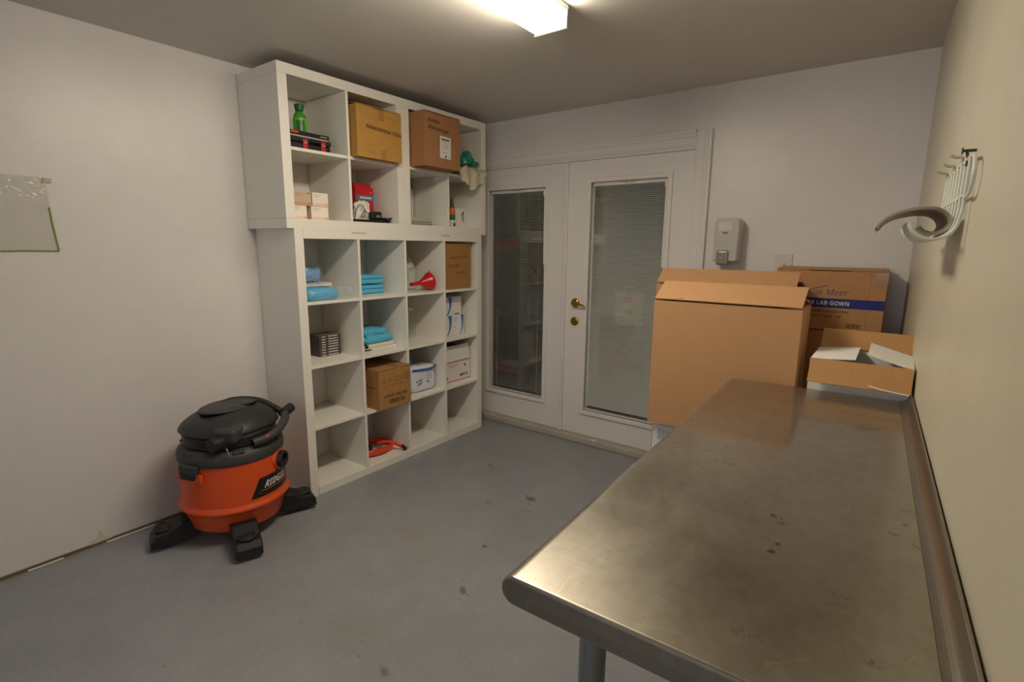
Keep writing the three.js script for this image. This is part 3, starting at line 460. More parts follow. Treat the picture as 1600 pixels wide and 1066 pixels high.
// ------------------------------------------------------------------ upper row, column 1: tools and bottle
{
  const y = upY(1) + E0, z = 1.572;
  const t = thing('tool_case', 'black tool case with red latches under the green bottle', 'case', [0.245, y, z]);
  mesh('tray', RB(0.2, 0.036, 0.245, 0.008, 0, 0.018, 0, 3), M.black, t); mesh('lid', RB(0.205, 0.026, 0.255, 0.008, 0, 0.05, 0, 3), M.blackSoft, t);
  for (const dz of [0.03, -0.075]) { const l = mesh('latch', RB(0.008, 0.05, 0.026, 0.003, 0.104, 0.031, dz, 2), M.red, t); mesh('latch_button', RB(0.003, 0.012, 0.016, 0.001, 0.109, 0.036, dz), std({ color: 0x8b8b8b, roughness: 0.4 }), l); }
  mesh('handle', tube([[0.1, 0.045, 0.0], [0.116, 0.045, -0.01], [0.116, 0.045, -0.045], [0.1, 0.045, -0.055]], 0.005, 20, 8), M.blackSoft, t);
  const f = thing('flat_case', 'thin black box with a red tag lying on the tool case', 'case', [0.24, y + 0.0635, z + 0.002], 0.03);
  mesh('body', RB(0.19, 0.03, 0.25, 0.003, 0, 0.015, 0), M.black, f); mesh('edge_strip', RB(0.002, 0.007, 0.24, 0.0006, 0.0955, 0.004, 0), std({ color: 0xb5b2aa, roughness: 0.5 }), f);
  mesh('red_tag', RB(0.002, 0.011, 0.042, 0.0006, 0.0958, 0.0215, 0.08), std({ color: 0xd8343a, roughness: 0.5 }), f); mesh('print', RB(0.0015, 0.006, 0.04, 0.0005, 0.0958, 0.019, -0.09), std({ color: 0x9c9c9c, roughness: 0.5 }), f);
  const b = thing('spray_bottle', 'green bottle with a dark green cap on the black cases', 'bottle', [0.225, y + 0.094, 1.548]);
  mesh('body', lathe([[0, 0], [0.031, 0], [0.034, 0.004], [0.034, 0.085], [0.031, 0.1], [0.021, 0.116], [0.019, 0.122], [0, 0.122]], 32), phys({ color: 0x4fae3a, roughness: 0.2, transmission: 0.25, thickness: 0.02, clearcoat: 0.5 }), b);
  mesh('label', lathe([[0.0346, 0.012], [0.0348, 0.014], [0.0348, 0.08], [0.0344, 0.082]], 32), std({ map: canvasTex(256, 64, (g, w, h) => { g.fillStyle = '#58c234'; g.fillRect(0, 0, w, h); g.fillStyle = '#d8b64a'; g.fillRect(0, 0, w, 16); g.fillStyle = '#2c6a3a'; g.fillRect(20, 24, 50, 30); g.fillRect(140, 26, 40, 26); }), roughness: 0.35 }), b);
  mesh('cap', lathe([[0, 0.121], [0.02, 0.121], [0.021, 0.125], [0.026, 0.15], [0.024, 0.156], [0, 0.157]], 28), std({ color: 0x1c6a42, roughness: 0.4 }), b);
}
// row 2 of the upper shelf, column 1: glove boxes
{
  const y = upY(2) + E0, mk = tan => canvasTex(220, 160, (g, w, h) => { g.fillStyle = tan ? '#cdb296' : '#f0e4d8'; g.fillRect(0, 0, w, h); g.fillStyle = tan ? '#c49c84' : '#f0c9bb'; g.fillRect(0, h * 0.78, w, h * 0.22); g.fillStyle = tan ? '#a48c72' : '#c9b8a8'; for (let i = 0; i < 3; i++) g.fillRect(18, 16 + i * 14, 110 - i * 22, 5); g.fillStyle = '#a0604c'; g.beginPath(); g.arc(w - 30, h - 22, 9, 0, 7); g.fill(); if (tan) { g.fillStyle = '#6e5c4a'; g.fillRect(w - 50, 10, 36, 12); } });
  const mw = std({ map: mk(false), roughness: 0.6 }), mt = std({ map: mk(true), roughness: 0.6 }), side = std({ color: 0xcdb79c, roughness: 0.7 });
  for (const [lab, z0, z1, dy, m] of [['lower left pink and white carton of the small stack', 1.586, 1.668, 0, mw], ['lower right pink and white carton of the small stack', 1.454, 1.56, 0, mw], ['tan carton at the upper left of the small stack', 1.556, 1.662, 0.0735, mt], ['upper right pink and white carton of the small stack', 1.452, 1.55, 0.0735, mw]]) {
    const b = thing('glove_box', lab, 'box', [0.2, y + dy, (z0 + z1) / 2], 0, 'small cartons stacked in a cube');
    mesh('body', RB(0.2, 0.073, z1 - z0, 0.0015, 0, 0.0365, 0), m === mt ? side : std({ color: 0xe8d8c8, roughness: 0.7 }), b);
    mesh('front_print', B(z1 - z0 - 0.004, 0.069, 0.0006).rotateY(R90), m, b, [0.1006, 0.0365, 0]);
  }
}
// upper row 2, column 2: red packs, charger and cables
{
  const y = upY(2) + E0;
  const p1 = thing('red_pack', 'tall red hanging pack at the back of its cube', 'pack', [0.13, y, 1.10]);
  mesh('card', RB(0.045, 0.245, 0.125, 0.003, 0, 0.1225, 0), M.red, p1); mesh('side_print', RB(0.044, 0.2, 0.0015, 0.0005, 0, 0.11, -0.0632), std({ color: 0x8ea0ae, roughness: 0.5 }), p1);
  const p2 = thing('red_pack', 'shorter red pack with a grey-blue band in front of the taller one', 'pack', [0.19, y, 1.13]);
  mesh('card', RB(0.05, 0.215, 0.15, 0.003, 0, 0.1075, 0), M.red, p2);
  mesh('band_print', B(0.148, 0.213, 0.0006).rotateY(R90), std({ map: canvasTex(200, 288, (g, w, h) => { g.fillStyle = '#c4161b'; g.fillRect(0, 0, w, h); g.fillStyle = '#5c7186'; g.fillRect(0, 62, w, 44); g.fillStyle = '#c8d2da'; g.fillRect(40, 74, 120, 16); g.fillStyle = '#e8504e'; g.beginPath(); g.arc(150, 40, 12, 0, 7); g.fill(); g.fillStyle = '#8796a4'; g.fillRect(w - 22, 0, 22, h); }), roughness: 0.4 }), p2, [0.0256, 0.1075, 0]);
  const w = thing('dust_mask', 'crumpled white packet leaning in front of the red packs', 'packet', [0.245, y + 0.0245, 1.185]);
  mesh('body', soft(0.035, 0.1, 0.11, 31, 0.02, 6, 16), M.white, w);
  const d = thing('power_strip', 'flat black adapter with a white edge under the packet', 'adapter', [0.27, y, 1.19]);
  mesh('body', RB(0.13, 0.018, 0.22, 0.005, 0, 0.009, 0, 2), M.black, d); mesh('white_edge', RB(0.09, 0.006, 0.1, 0.002, 0, 0.0211, 0.05), M.white, d);
  const c = thing('charger', 'black charger plug among the cables', 'charger', [0.3, y + 0.0185, 1.13]);
  mesh('body', RB(0.04, 0.05, 0.075, 0.01, 0, 0.025, 0, 3), M.black, c); mesh('print_plate', RB(0.001, 0.014, 0.03, 0.0004, 0.0203, 0.022, -0.006), std({ color: 0x7c7c7c, roughness: 0.4 }), c);
  const k = thing('power_cable', 'tangled black cable lying at the right of the charger', 'cable', [0.3, y, 1.055]);
  const pts = []; for (let i = 0; i <= 44; i++) { const a = i * 0.72; const r = 0.022 + 0.012 * Math.sin(i * 1.7); pts.push([r * 1.1 * Math.cos(a) + 0.012 * Math.sin(i), 0.006 + 0.026 * Math.abs(Math.sin(i * 0.61)), (r - 0.002) * Math.sin(a)]); } mesh('cord', tube(pts, 0.0042, 260, 6), M.blackSoft, k);
  const k2 = thing('thin_cable', 'thin black loop of wire against the white packet', 'cable', [0.285, y + 0.0185, 1.21]);
  mesh('cord', tube([[0, 0.004, 0.06], [0.005, 0.05, 0.05], [0.0, 0.085, 0.02], [0.005, 0.06, -0.012], [0, 0.02, -0.01], [0.01, 0.012, 0.02], [0.02, 0.05, 0.0], [0.012, 0.035, -0.028]], 0.0022, 80, 6), M.blackSoft, k2);
}
// upper row 2, columns 3 and 4
{
  const y = upY(2) + E0;
  const f = thing('framed_panel', 'pale grey framed panel standing at the back of its cube', 'panel', [0.06, y, 0.70]);
  mesh('frame', merge([B(0.016, 0.28, 0.014, 0, 0.14, -0.088), B(0.016, 0.28, 0.014, 0, 0.14, 0.088), B(0.016, 0.014, 0.19, 0, 0.273, 0), B(0.016, 0.014, 0.19, 0, 0.007, 0)]), M.white, f);
  mesh('board', B(0.008, 0.26, 0.165, -0.002, 0.14, 0), std({ color: 0xa8aaa0, roughness: 0.6 }), f); mesh('wire', tube([[0.012, 0.1, -0.06], [0.02, 0.12, -0.05], [0.018, 0.08, -0.035], [0.012, 0.045, -0.03]], 0.003, 20, 6), M.blackSoft, f);
  for (const [i, lab] of [[0, 'lower grey flat tray in the cube beside the striped bottle'], [1, 'upper pale flat tray in the cube beside the striped bottle']]) {
    const t = thing('flat_tray', lab, 'tray', [0.24 - i * 0.015, y + i * 0.0225, 0.79], 0.06 * i, 'flat trays'); mesh('body', RB(0.2, 0.022, 0.22, 0.009, 0, 0.011, 0, 3), std({ color: i ? 0xcac8bf : 0x8e8e88, roughness: 0.5 }), t); mesh('rim', RB(0.204, 0.005, 0.224, 0.0022, 0, 0.015, 0), std({ color: i ? 0xb0aea6 : 0xb9b8b0, roughness: 0.5 }), t);
  }
  const b = thing('glue_bottle', 'slim bottle banded orange, green and white beside the doors', 'bottle', [0.3, y, 0.452]);
  const st = (nm, r0, r1, y0, y1, c) => mesh(nm, lathe([[0, y0], [r0, y0], [r1, y1], [0, y1]], 24), std({ color: c, roughness: 0.45 }), b);
  st('base_band', 0.022, 0.022, 0, 0.05, 0xd9d3c4); st('green_band', 0.0222, 0.0222, 0.05, 0.085, 0x2c6a34); st('orange_band', 0.0222, 0.022, 0.085, 0.135, 0xd2702c); st('neck', 0.022, 0.012, 0.135, 0.15, 0x4c4034); st('cap', 0.013, 0.011, 0.15, 0.205, 0x564a3e);
  mesh('print', B(0.0008, 0.02, 0.018, 0.0224, 0.018, 0), M.darkGrey, b);
  const c = thing('paper_carton', 'white paper carton with a curved cut-out beside the striped bottle', 'box', [0.18, y, 0.305]);
  const s = new THREE.Shape([[-0.066, 0], [0.066, 0], [0.066, 0.14], [-0.066, 0.14]].map(q => new THREE.Vector2(...q))); const hole = new THREE.Path(); hole.moveTo(0.05, 0.035); hole.quadraticCurveTo(0.012, 0.055, 0.02, 0.1); hole.quadraticCurveTo(0.03, 0.12, 0.05, 0.125); hole.lineTo(0.05, 0.035); s.holes.push(hole);
  mesh('front_panel', new THREE.ExtrudeGeometry(s, { depth: 0.002, bevelEnabled: false }).rotateY(R90), M.paper, c, [0.058, 0, 0]);
  mesh('body', merge([B(0.116, 0.14, 0.002, 0, 0.07, 0.065), B(0.116, 0.14, 0.002, 0, 0.07, -0.065), B(0.116, 0.002, 0.13, 0, 0.001, 0), B(0.002, 0.14, 0.13, -0.057, 0.07, 0)]), M.paper, c); mesh('lid', B(0.118, 0.002, 0.134, 0, 0.1412, 0), M.paper, c);
  mesh('liner', soft(0.09, 0.11, 0.11, 41, 0.008, 6, 12), std({ color: 0xb9b8b2, roughness: 0.8 }), c, [-0.004, 0.003, 0]);
}
// lower row 1, column 3: bottle and red funnel
{
  const y = lowY(1) + E0;
  const b = thing('jug', 'clear jug with a label and tan pointed top beside the funnel', 'bottle', [0.12, y, 0.722]);
  mesh('body', RB(0.09, 0.155, 0.085, 0.012, 0, 0.0775, 0, 3), phys({ color: 0xe6ebe8, roughness: 0.2, transmission: 0.4, thickness: 0.02 }), b);
  mesh('shoulder', lathe([[0.052, 0.15], [0.046, 0.17], [0.014, 0.235], [0, 0.236]], 28), std({ color: 0xcbb9a2, roughness: 0.5 }), b);
  mesh('label', RB(0.092, 0.09, 0.07, 0.004, 0.0008, 0.085, 0), std({ map: canvasTex(128, 128, (g, w, h) => { g.fillStyle = '#b9c0b8'; g.fillRect(0, 0, w, h); g.fillStyle = '#e8eae6'; for (let i = 0; i < 6; i++) g.fillRect(12, 16 + i * 18, 90, 8); }), roughness: 0.6 }), b);
  const f = thing('funnel', 'red plastic funnel lying on its side', 'funnel', [0.30, y, 0.725]);
  const prof = [[0.012, -0.12], [0.015, -0.045], [0.018, -0.04], [0.056, 0.025], [0.06, 0.027], [0.062, 0.042], [0.058, 0.042], [0.055, 0.03], [0.015, -0.037], [0.011, -0.044], [0.009, -0.12], [0.012, -0.12]];
  const q = mesh('cone', lathe(prof, 40), phys({ color: 0xc9141a, roughness: 0.28, clearcoat: 0.4 }), f, [0, 0.060, 0]); q.rotation.set(-R90, 0, 0); q.rotation.order = 'YXZ'; q.rotation.y = -0.12; q.rotation.x = -R90 + 0.1; q.position.set(0.0, 0.0585, 0.0);
  mesh('hang_tab', RB(0.012, 0.03, 0.004, 0.0015, 0.0, 0.118, -0.036), M.red, f);
}
// lower row 2, column 1: stack of grey cases
{
  const y = lowY(2) + E0; const names = ['bottom', 'second', 'third', 'fourth', 'fifth', 'sixth', 'seventh', 'top'];
  const cm = std({ color: 0x585552, roughness: 0.35, metalness: 0.3 }), em = std({ color: 0xd5d3cc, roughness: 0.4 }), tm = std({ color: 0x7a6e60, roughness: 0.5 });
  names.forEach((n, i) => {
    const c = thing('media_case', `${n} grey plastic case of the stack on the second row`, 'case', [0.15 + 0.003 * (rnd() - 0.5), y + i * 0.0158, 1.43 + 0.003 * (rnd() - 0.5)], 0.02 * (rnd() - 0.5), 'stack of grey cases');
    mesh('shell', RB(0.125, 0.0152, 0.145, 0.0018, 0, 0.0076, 0), cm, c);
    for (const [z, l] of [[0.044, 0.026], [-0.02, 0.066]]) mesh('spine_label', RB(0.0012, 0.0055, l, 0.0004, 0.0628, 0.0076, z), em, c);
    if (i === 7) mesh('top_insert', RB(0.11, 0.0006, 0.13, 0.0002, 0, 0.0155, 0), tm, c);
  });
}
// lower row 2, column 3: clear bottle
{
  const b = thing('clear_bottle', 'empty clear plastic bottle in the second row', 'bottle', [0.10, lowY(2) + E0, 0.69]);
  mesh('body', lathe([[0, 0], [0.036, 0], [0.04, 0.006], [0.04, 0.14], [0.034, 0.165], [0.015, 0.185], [0.014, 0.195]], 32), phys({ color: 0xfbfdfc, roughness: 0.12, transmission: 0.96, thickness: 0, ior: 1.45, side: THREE.DoubleSide }), b);
  mesh('cap', lathe([[0, 0.193], [0.017, 0.193], [0.017, 0.212], [0, 0.214]], 24), std({ color: 0xe4e6e2, roughness: 0.4 }), b);
}
// lower row 2, column 4: white boxes with a blue arc
{
  const y = lowY(2) + E0; const tx = canvasTex(160, 210, (g, w, h) => { g.fillStyle = '#e6e5ea'; g.fillRect(0, 0, w, h); g.fillStyle = '#3d6cae'; g.beginPath(); g.moveTo(w * 0.62, h); g.quadraticCurveTo(w * 0.95, h * 0.6, w * 0.72, 0); g.lineTo(w * 0.98, 0); g.quadraticCurveTo(w * 1.0, h * 0.7, w * 0.7, h); g.fill(); g.fillStyle = '#b8a8b4'; for (let i = 0; i < 4; i++) g.fillRect(14, 26 + i * 12, 60 - i * 8, 4); g.fillStyle = '#8a5a62'; g.fillRect(16, 120, 18, 8); });
  const m = std({ map: tx, roughness: 0.5 }), tops = std({ color: 0x4a5058, roughness: 0.6 });
  const spec = [['lower left white box with a blue arc on the second row', 0.452, 0.606, 0, 0.15, m], ['lower right white box with a blue arc on the second row', 0.325, 0.445, 0, 0.15, m], ['upper left white box with a blue arc on the second row', 0.452, 0.604, 0.151, 0.135, m], ['upper right white box lying on the lower right one', 0.352, 0.446, 0.151, 0.135, null]];
  for (const [lab, z0, z1, dy, h, mm] of spec) { const b = thing('supply_box', lab, 'box', [0.19, y + dy, (z0 + z1) / 2], 0, 'white boxes with blue arcs'); mesh('body', RB(0.2, h, z1 - z0, 0.0015, 0, h / 2, 0), M.white, b); if (mm) mesh('front_print', B(z1 - z0 - 0.004, h - 0.004, 0.0006).rotateY(R90), mm, b, [0.1006, h / 2, 0]); else mesh('dark_label', B(0.0006, 0.008, 0.05, 0.1004, 0.008, 0), tops, b); }
}
// lower row 4, column 2: orange hose
{
  const h = thing('air_hose', 'coiled orange hose in the bottom row of cubes', 'hose', [0.2, lowY(4) + E0, 1.15]);
  const pts = []; for (let i = 0; i <= 52; i++) { const a = 0.9 + i / 52 * Math.PI * 4.1; const r = 0.118 + 0.012 * Math.sin(i * 0.5); pts.push([r * Math.cos(a), 0.013 + 0.017 * (i / 52) * 1.4, r * Math.sin(a) * 1.05]); }
  const l = pts[pts.length - 1]; pts.push([l[0] * 0.5 - 0.02, 0.05, l[2] + 0.03], [-0.11, 0.12, 0.115], [-0.15, 0.2, 0.145]);
  const om = phys({ color: 0xe2401a, roughness: 0.35, clearcoat: 0.3 });
  mesh('hose_coil', tube(pts, 0.0135, 240, 10), om, h);
  mesh('hose_end', tube([[0.02, 0.05, -0.03], [0.06, 0.056, -0.075], [0.11, 0.045, -0.105], [0.155, 0.03, -0.125]], 0.0115, 30, 10), om, h);
  const ft = mesh('fitting', cyl(0.012, 0.013, 0.04, 16), std({ color: 0x4a4234, roughness: 0.35, metalness: 0.7 }), h, [0.168, 0.024, -0.132]); ft.rotation.set(0, 0, 1.15);
  mesh('clamp', RB(0.04, 0.035, 0.03, 0.006, -0.02, 0.0178, 0.01, 2), M.blackSoft, h);
}

// ------------------------------------------------------------------ vacuum
{
  const v = thing('shop_vacuum', 'orange wet dry vacuum with black top standing by the shelf', 'vacuum', [0.345, 0, 2.1]);
  const OR = phys({ color: 0xd9501a, roughness: 0.38, clearcoat: 0.15 }), BK = std({ color: 0x1b1c1d, roughness: 0.5 }), GR = std({ color: 0x3b3c3c, roughness: 0.55 }), DG = std({ color: 0x2a2b2c, roughness: 0.45 });
  const dr = mesh('drum', lathe([[0, 0.07], [0.19, 0.07], [0.203, 0.078], [0.222, 0.15], [0.227, 0.165], [0.246, 0.178], [0.249, 0.186], [0.247, 0.195], [0.238, 0.203], [0.235, 0.212], [0.231, 0.3], [0.226, 0.405], [0.218, 0.408], [0, 0.408]], 64), OR, v);
  // drum badge, wrapped on the drum
  const badge = (t0, t1, y0, y1, slant, off, mat, name, parent) => {
    const n = 24, pos = [], uv = [], idx = [];
    for (let i = 0; i <= n; i++) for (let j = 0; j <= 1; j++) { const t = i / n; const th = t0 + (t1 - t0) * t + (j ? 1 : 0) * slant * (1 - t); const y = j ? y1 : y0; const r = 0.2345 - (y - 0.212) * 0.046 + off; pos.push(r * Math.cos(th), y, r * Math.sin(th)); uv.push(t, j); }
    for (let i = 0; i < n; i++) { const a = i * 2; idx.push(a, a + 2, a + 1, a + 1, a + 2, a + 3); }
    const g = new THREE.BufferGeometry(); g.setAttribute('position', new THREE.Float32BufferAttribute(pos, 3)); g.setAttribute('uv', new THREE.Float32BufferAttribute(uv, 2)); g.setIndex(idx); g.computeVertexNormals(); return mesh(name, g, mat, parent);
  };
  const lt = canvasTex(512, 232, (g, w, h) => { g.fillStyle = '#141414'; g.fillRect(0, 0, w, h); g.fillStyle = '#e8e6e2'; g.save(); g.translate(96, 138); g.transform(0.86, 0, -0.15, 1, 0, 0); g.font = 'bold 112px sans-serif'; g.fillText('RIDGID', 0, 0); g.restore(); g.fillStyle = '#d05a20'; g.fillRect(80, 158, 420, 9); g.fillStyle = '#777'; g.fillRect(60, 180, 22, 10); });
  badge(0.16, -0.90, 0.225, 0.315, -0.2, 0.003, std({ map: lt, roughness: 0.35, side: THREE.DoubleSide }), 'badge', dr);
  // lid
  const lid = mesh('lid', lathe([[0, 0.404], [0.228, 0.404], [0.233, 0.41], [0.235, 0.425], [0.233, 0.442], [0.226, 0.456], [0.212, 0.47], [0.196, 0.478], [0, 0.478]], 64), GR, v);
  for (let k = 0; k < 6; k++) { const th = k * 1.047 + 0.3; mesh('lid_rib', RB(0.035, 0.012, 0.05, 0.005, 0, 0, 0, 2), GR, lid, [0.212 * Math.cos(th), 0.466, 0.212 * Math.sin(th)]).rotation.y = -th; }
  // motor head: waisted black base, broad shallow dome
  const pw = (q, e) => Math.sign(q) * Math.pow(Math.abs(q), e);
  const mh = new THREE.Group(); mh.name = 'motor_head'; v.add(mh); mh.position.set(0, 0.476, 0); mh.rotation.y = 0.25;
  mesh('motor_base', lathe([[0, 0], [0.2, 0], [0.205, 0.008], [0.204, 0.03], [0.203, 0.045], [0.2, 0.066], [0, 0.068]], 56), BK, mh);
  const s = new THREE.SphereGeometry(1, 64, 36), p = s.attributes.position;
  for (let i = 0; i < p.count; i++) { const x = p.getX(i), y = p.getY(i), z = p.getZ(i); const yy = y > 0 ? pw(y, 1.05) * 0.092 : pw(y, 0.7) * 0.022; const k = 1 - 0.12 * Math.max(0, y); p.setXYZ(i, pw(x, 0.85) * 0.203 * k, yy + 0.014 * z * Math.max(0, y) * -1, pw(z, 0.85) * 0.209 * k); }
  s.computeVertexNormals(); mesh('dome', s, DG, mh, [0, 0.07, 0]);
  mesh('top_panel', lathe([[0, 0.006], [0.09, 0.002], [0.104, -0.004], [0.108, -0.012], [0, -0.012]], 40).scale(0.95, 1, 1.25), GR, mh, [-0.01, 0.160, 0.0]);
  mesh('top_dial', lathe([[0, 0.006], [0.03, 0.006], [0.036, 0.0], [0, 0]], 32).scale(1, 1, 1.3), DG, mh, [0.055, 0.160, -0.065]);
  mesh('top_screw', cyl(0.006, 0.006, 0.004, 12), BK, mh, [0.065, 0.162, 0.03]);
  mesh('vent_nose', RB(0.11, 0.07, 0.12, 0.02, 0, 0, 0, 4), GR, mh, [0.135, 0.07, 0.105]).rotation.y = 0.35;
  mesh('vent_port', cyl(0.03, 0.032, 0.07, 28).rotateX(R90), BK, mh, [0.135, 0.045, 0.175]);
  mesh('cord_clip', tube([[0.17, 0.03, 0.165], [0.185, 0.02, 0.17], [0.188, 0.0, 0.165]], 0.0035, 14, 6), M.chrome, mh);
  mesh('switch_button', RB(0.014, 0.022, 0.02, 0.004, 0, 0, 0, 3), std({ color: 0xe8561e, roughness: 0.4 }), v, [0.232, 0.507, -0.062]).rotation.y = 0.3;
  // carrying loop at the right with the hose cuff clipped into it
  const tip = [0.09, 0.552, -0.232];
  mesh('handle', tube([[-0.06, 0.62, 0.03], [-0.08, 0.63, -0.06], [-0.02, 0.615, -0.16], tip], 0.016, 40, 12), BK, v);
  mesh('nozzle_tube', tube([[0.215, 0.492, 0.0], [0.222, 0.503, -0.075], [0.19, 0.522, -0.15], [0.14, 0.542, -0.205], tip], 0.02, 40, 14), GR, v);
  const nz = mesh('nozzle_end', cyl(0.025, 0.025, 0.07, 24), BK, v, [0.078, 0.558, -0.252]); nz.quaternion.setFromUnitVectors(new THREE.Vector3(0, 1, 0), new THREE.Vector3(-0.35, 0.22, -0.85).normalize());
  // latches on the lid
  for (const th of [1.27, -1.87]) { const g = new THREE.Group(); g.name = 'latch'; v.add(g); g.position.set(0.238 * Math.cos(th), 0.375, 0.238 * Math.sin(th)); g.rotation.y = -th; mesh('latch_clip', RB(0.022, 0.05, 0.105, 0.007, 0, 0.02, 0, 3), GR, g); mesh('latch_lever', RB(0.024, 0.032, 0.08, 0.008, 0.004, -0.006, 0.0, 3), BK, g); mesh('latch_bracket', RB(0.02, 0.045, 0.14, 0.006, -0.006, -0.018, 0, 2), OR, g); }
  // inlet port
  { const th = -0.62; const g = new THREE.Group(); g.name = 'inlet_port'; v.add(g); g.position.set(0.226 * Math.cos(th), 0.362, 0.226 * Math.sin(th)); g.rotation.y = -th;
    mesh('port_flange', cyl(0.05, 0.054, 0.02, 36).rotateZ(-R90), OR, g); mesh('port_ring', lathe([[0.028, -0.01], [0.028, 0.03], [0.031, 0.034], [0.038, 0.034], [0.041, 0.03], [0.042, 0.0]], 36).rotateZ(-R90), BK, g); mesh('port_bore', cyl(0.028, 0.028, 0.006, 28).rotateZ(-R90), std({ color: 0x0b0b0b, roughness: 0.9 }), g, [0.008, 0, 0]); }
  // castor feet
  for (const th of [1.85, 0.33, -1.27, -2.81]) {
    const g = new THREE.Group(); g.name = 'castor_foot'; v.add(g); g.rotation.y = -th;
    const sh = new THREE.Shape([[0.17, 0.05], [0.2, 0.115], [0.24, 0.112], [0.30, 0.082], [0.345, 0.076], [0.362, 0.055], [0.365, 0.026], [0.25, 0.03], [0.2, 0.04]].map(q => new THREE.Vector2(...q)));
    mesh('foot_arm', new THREE.ExtrudeGeometry(sh, { depth: 0.086, bevelEnabled: true, bevelSize: 0.008, bevelThickness: 0.014, bevelSegments: 3 }).translate(0, 0, -0.043), BK, g);
    mesh('foot_cap', lathe([[0, 0.006], [0.022, 0.006], [0.024, 0.0], [0.034, 0.0], [0.037, 0.008], [0.04, 0.0], [0.04, -0.012], [0, -0.012]], 32), DG, g, [0.312, 0.094, 0]);
    const wl = mesh('wheel', cyl(0.024, 0.024, 0.03, 24).rotateX(R90), GR, g, [0.315, 0.0242, 0]); mesh('axle', cyl(0.006, 0.006, 0.06, 12).rotateX(R90), M.chrome, wl);
  }
}

// ------------------------------------------------------------------ steel table
{
  const hw = 0.27, hl = 0.716, T = 0.94, th = 0.046;
  const t = thing('steel_table', 'stainless steel work table with smudged top along the cream wall', 'table', [2.717, 0, 1.95], Math.atan(SK));
  const CW = 800, CH = 2048, X = x => (x + hw) / (2 * hw) * CW, Z = z => (z + hl) / (2 * hl) * CH, S = CW / (2 * hw);
  const smudge = (x, z, o) => fbm(x * 5 + 3, z * 4, 1.5 + o, 5);
  const stains = g => { for (const [x, z, rx, rz, a, r] of [[0.041, 0.313, 0.008, 0.022, 0.6, 0.2], [0.03, 0.3, 0.004, 0.006, 0.5, 0], [0.045, 0.424, 0.005, 0.006, 0.75, 0], [0.05, 0.395, 0.003, 0.005, 0.6, 0], [-0.101, 0.103, 0.02, 0.012, 0.4, 0.3], [-0.085, 0.112, 0.012, 0.008, 0.5, 0], [0.229, 0.139, 0.010, 0.016, 0.5, 0.4], [0.205, 0.247, 0.008, 0.005, 0.5, 0], [0.234, 0.27, 0.006, 0.016, 0.5, 0.2], [0.222, 0.2, 0.004, 0.006, 0.5, 0], [0.224, 0.355, 0.008, 0.035, 0.35, -0.4], [0.14, 0.505, 0.012, 0.025, 0.35, -0.6], [0.05, 0.64, 0.02, 0.01, 0.3, 0], [0.03, 0.56, 0.006, 0.03, 0.25, 0.3], [-0.03, 0.28, 0.02, 0.004, 0.35, 0.3], [0.18, 0.6, 0.014, 0.006, 0.3, 0.1]]) for (let k = 0; k < 26; k++) { const q = Math.sqrt(rnd()), an = rnd() * 6.28, px = q * Math.cos(an) * rx, pz = q * Math.sin(an) * rz; blob(g, X(x + px * Math.cos(r) + pz * Math.sin(r)), Z(z - px * Math.sin(r) + pz * Math.cos(r)), 1 + 3.2 * rnd(), 1 + 4 * rnd(), rnd() * 3, `rgba(88,64,44,${a * (0.25 + 0.4 * rnd())})`); } };
  const colTex = canvasTex(CW, CH, (g, w, h) => {
    const img = g.createImageData(w, h);
    for (let j = 0; j < h; j++) for (let i = 0; i < w; i++) { const x = i / S, z = j / S; const n = 20 * smudge(x, z, 0) + 6 * noise.noise(x * 60, z * 40, 2) + 5 * noise.noise(x * 6, z * 500, 4); const k = (j * w + i) * 4; img.data[k] = 160 + n; img.data[k + 1] = 153 + n; img.data[k + 2] = 140 + n * 1.1; img.data[k + 3] = 255; }
    g.putImageData(img, 0, 0);
    for (let k = 0; k < 60; k++) { g.strokeStyle = rnd() < 0.6 ? 'rgba(206,200,186,.05)' : 'rgba(120,108,90,.06)'; g.lineWidth = 6 + 26 * rnd(); const x = w * rnd(), y = h * rnd(), R_ = 60 + 260 * rnd(), a0 = rnd() * 6.28; g.beginPath(); g.arc(x, y, R_, a0, a0 + 0.5 + 1.1 * rnd()); g.stroke(); }
    stains(g); for (let k = 0; k < 700; k++) blob(g, w * rnd(), h * (0.25 + 0.75 * rnd()), 0.6 + 1.3 * rnd(), 0.6 + 1.6 * rnd(), 0, 'rgba(84,66,48,.4)');
    g.lineWidth = 1; for (let k = 0; k < 70; k++) { const x = w * rnd(), y = h * rnd(), a = rnd() * 3; const l = 20 + 90 * rnd(); g.strokeStyle = rnd() < 0.6 ? 'rgba(226,222,212,.4)' : 'rgba(96,86,72,.35)'; g.beginPath(); g.moveTo(x, y); g.lineTo(x + l * Math.cos(a), y + l * Math.sin(a)); g.stroke(); }
  }); colTex.flipY = false;
  const ro = canvasTex(CW / 2, CH / 2, (g, w, h) => {
    const img = g.createImageData(w, h);
    for (let j = 0; j < h; j++) for (let i = 0; i < w; i++) { const x = i / S * 2, z = j / S * 2; const sm = smudge(x, z, 0.7), sw = Math.abs(fbm(x * 9 + 2 * fbm(x * 3, z * 3, 9), z * 2.2, 4.2, 4)); let r = 0.36 + 0.16 * sm + 0.14 * sw + 0.05 * 0.2 * noise.noise(x * 40, z * 20, 6); r = Math.max(0.24, Math.min(0.6, r)); const k = (j * w + i) * 4; img.data[k] = img.data[k + 1] = img.data[k + 2] = r * 255; img.data[k + 3] = 255; }
    g.putImageData(img, 0, 0);
  }); ro.flipY = false; ro.colorSpace = THREE.NoColorSpace;
  const steel = phys({ map: colTex, roughnessMap: ro, roughness: 1.0, metalness: 1, clearcoat: 0.8, clearcoatRoughness: 0.08 }), steelPlain = std({ color: 0xa0998c, roughness: 0.32, metalness: 1 });
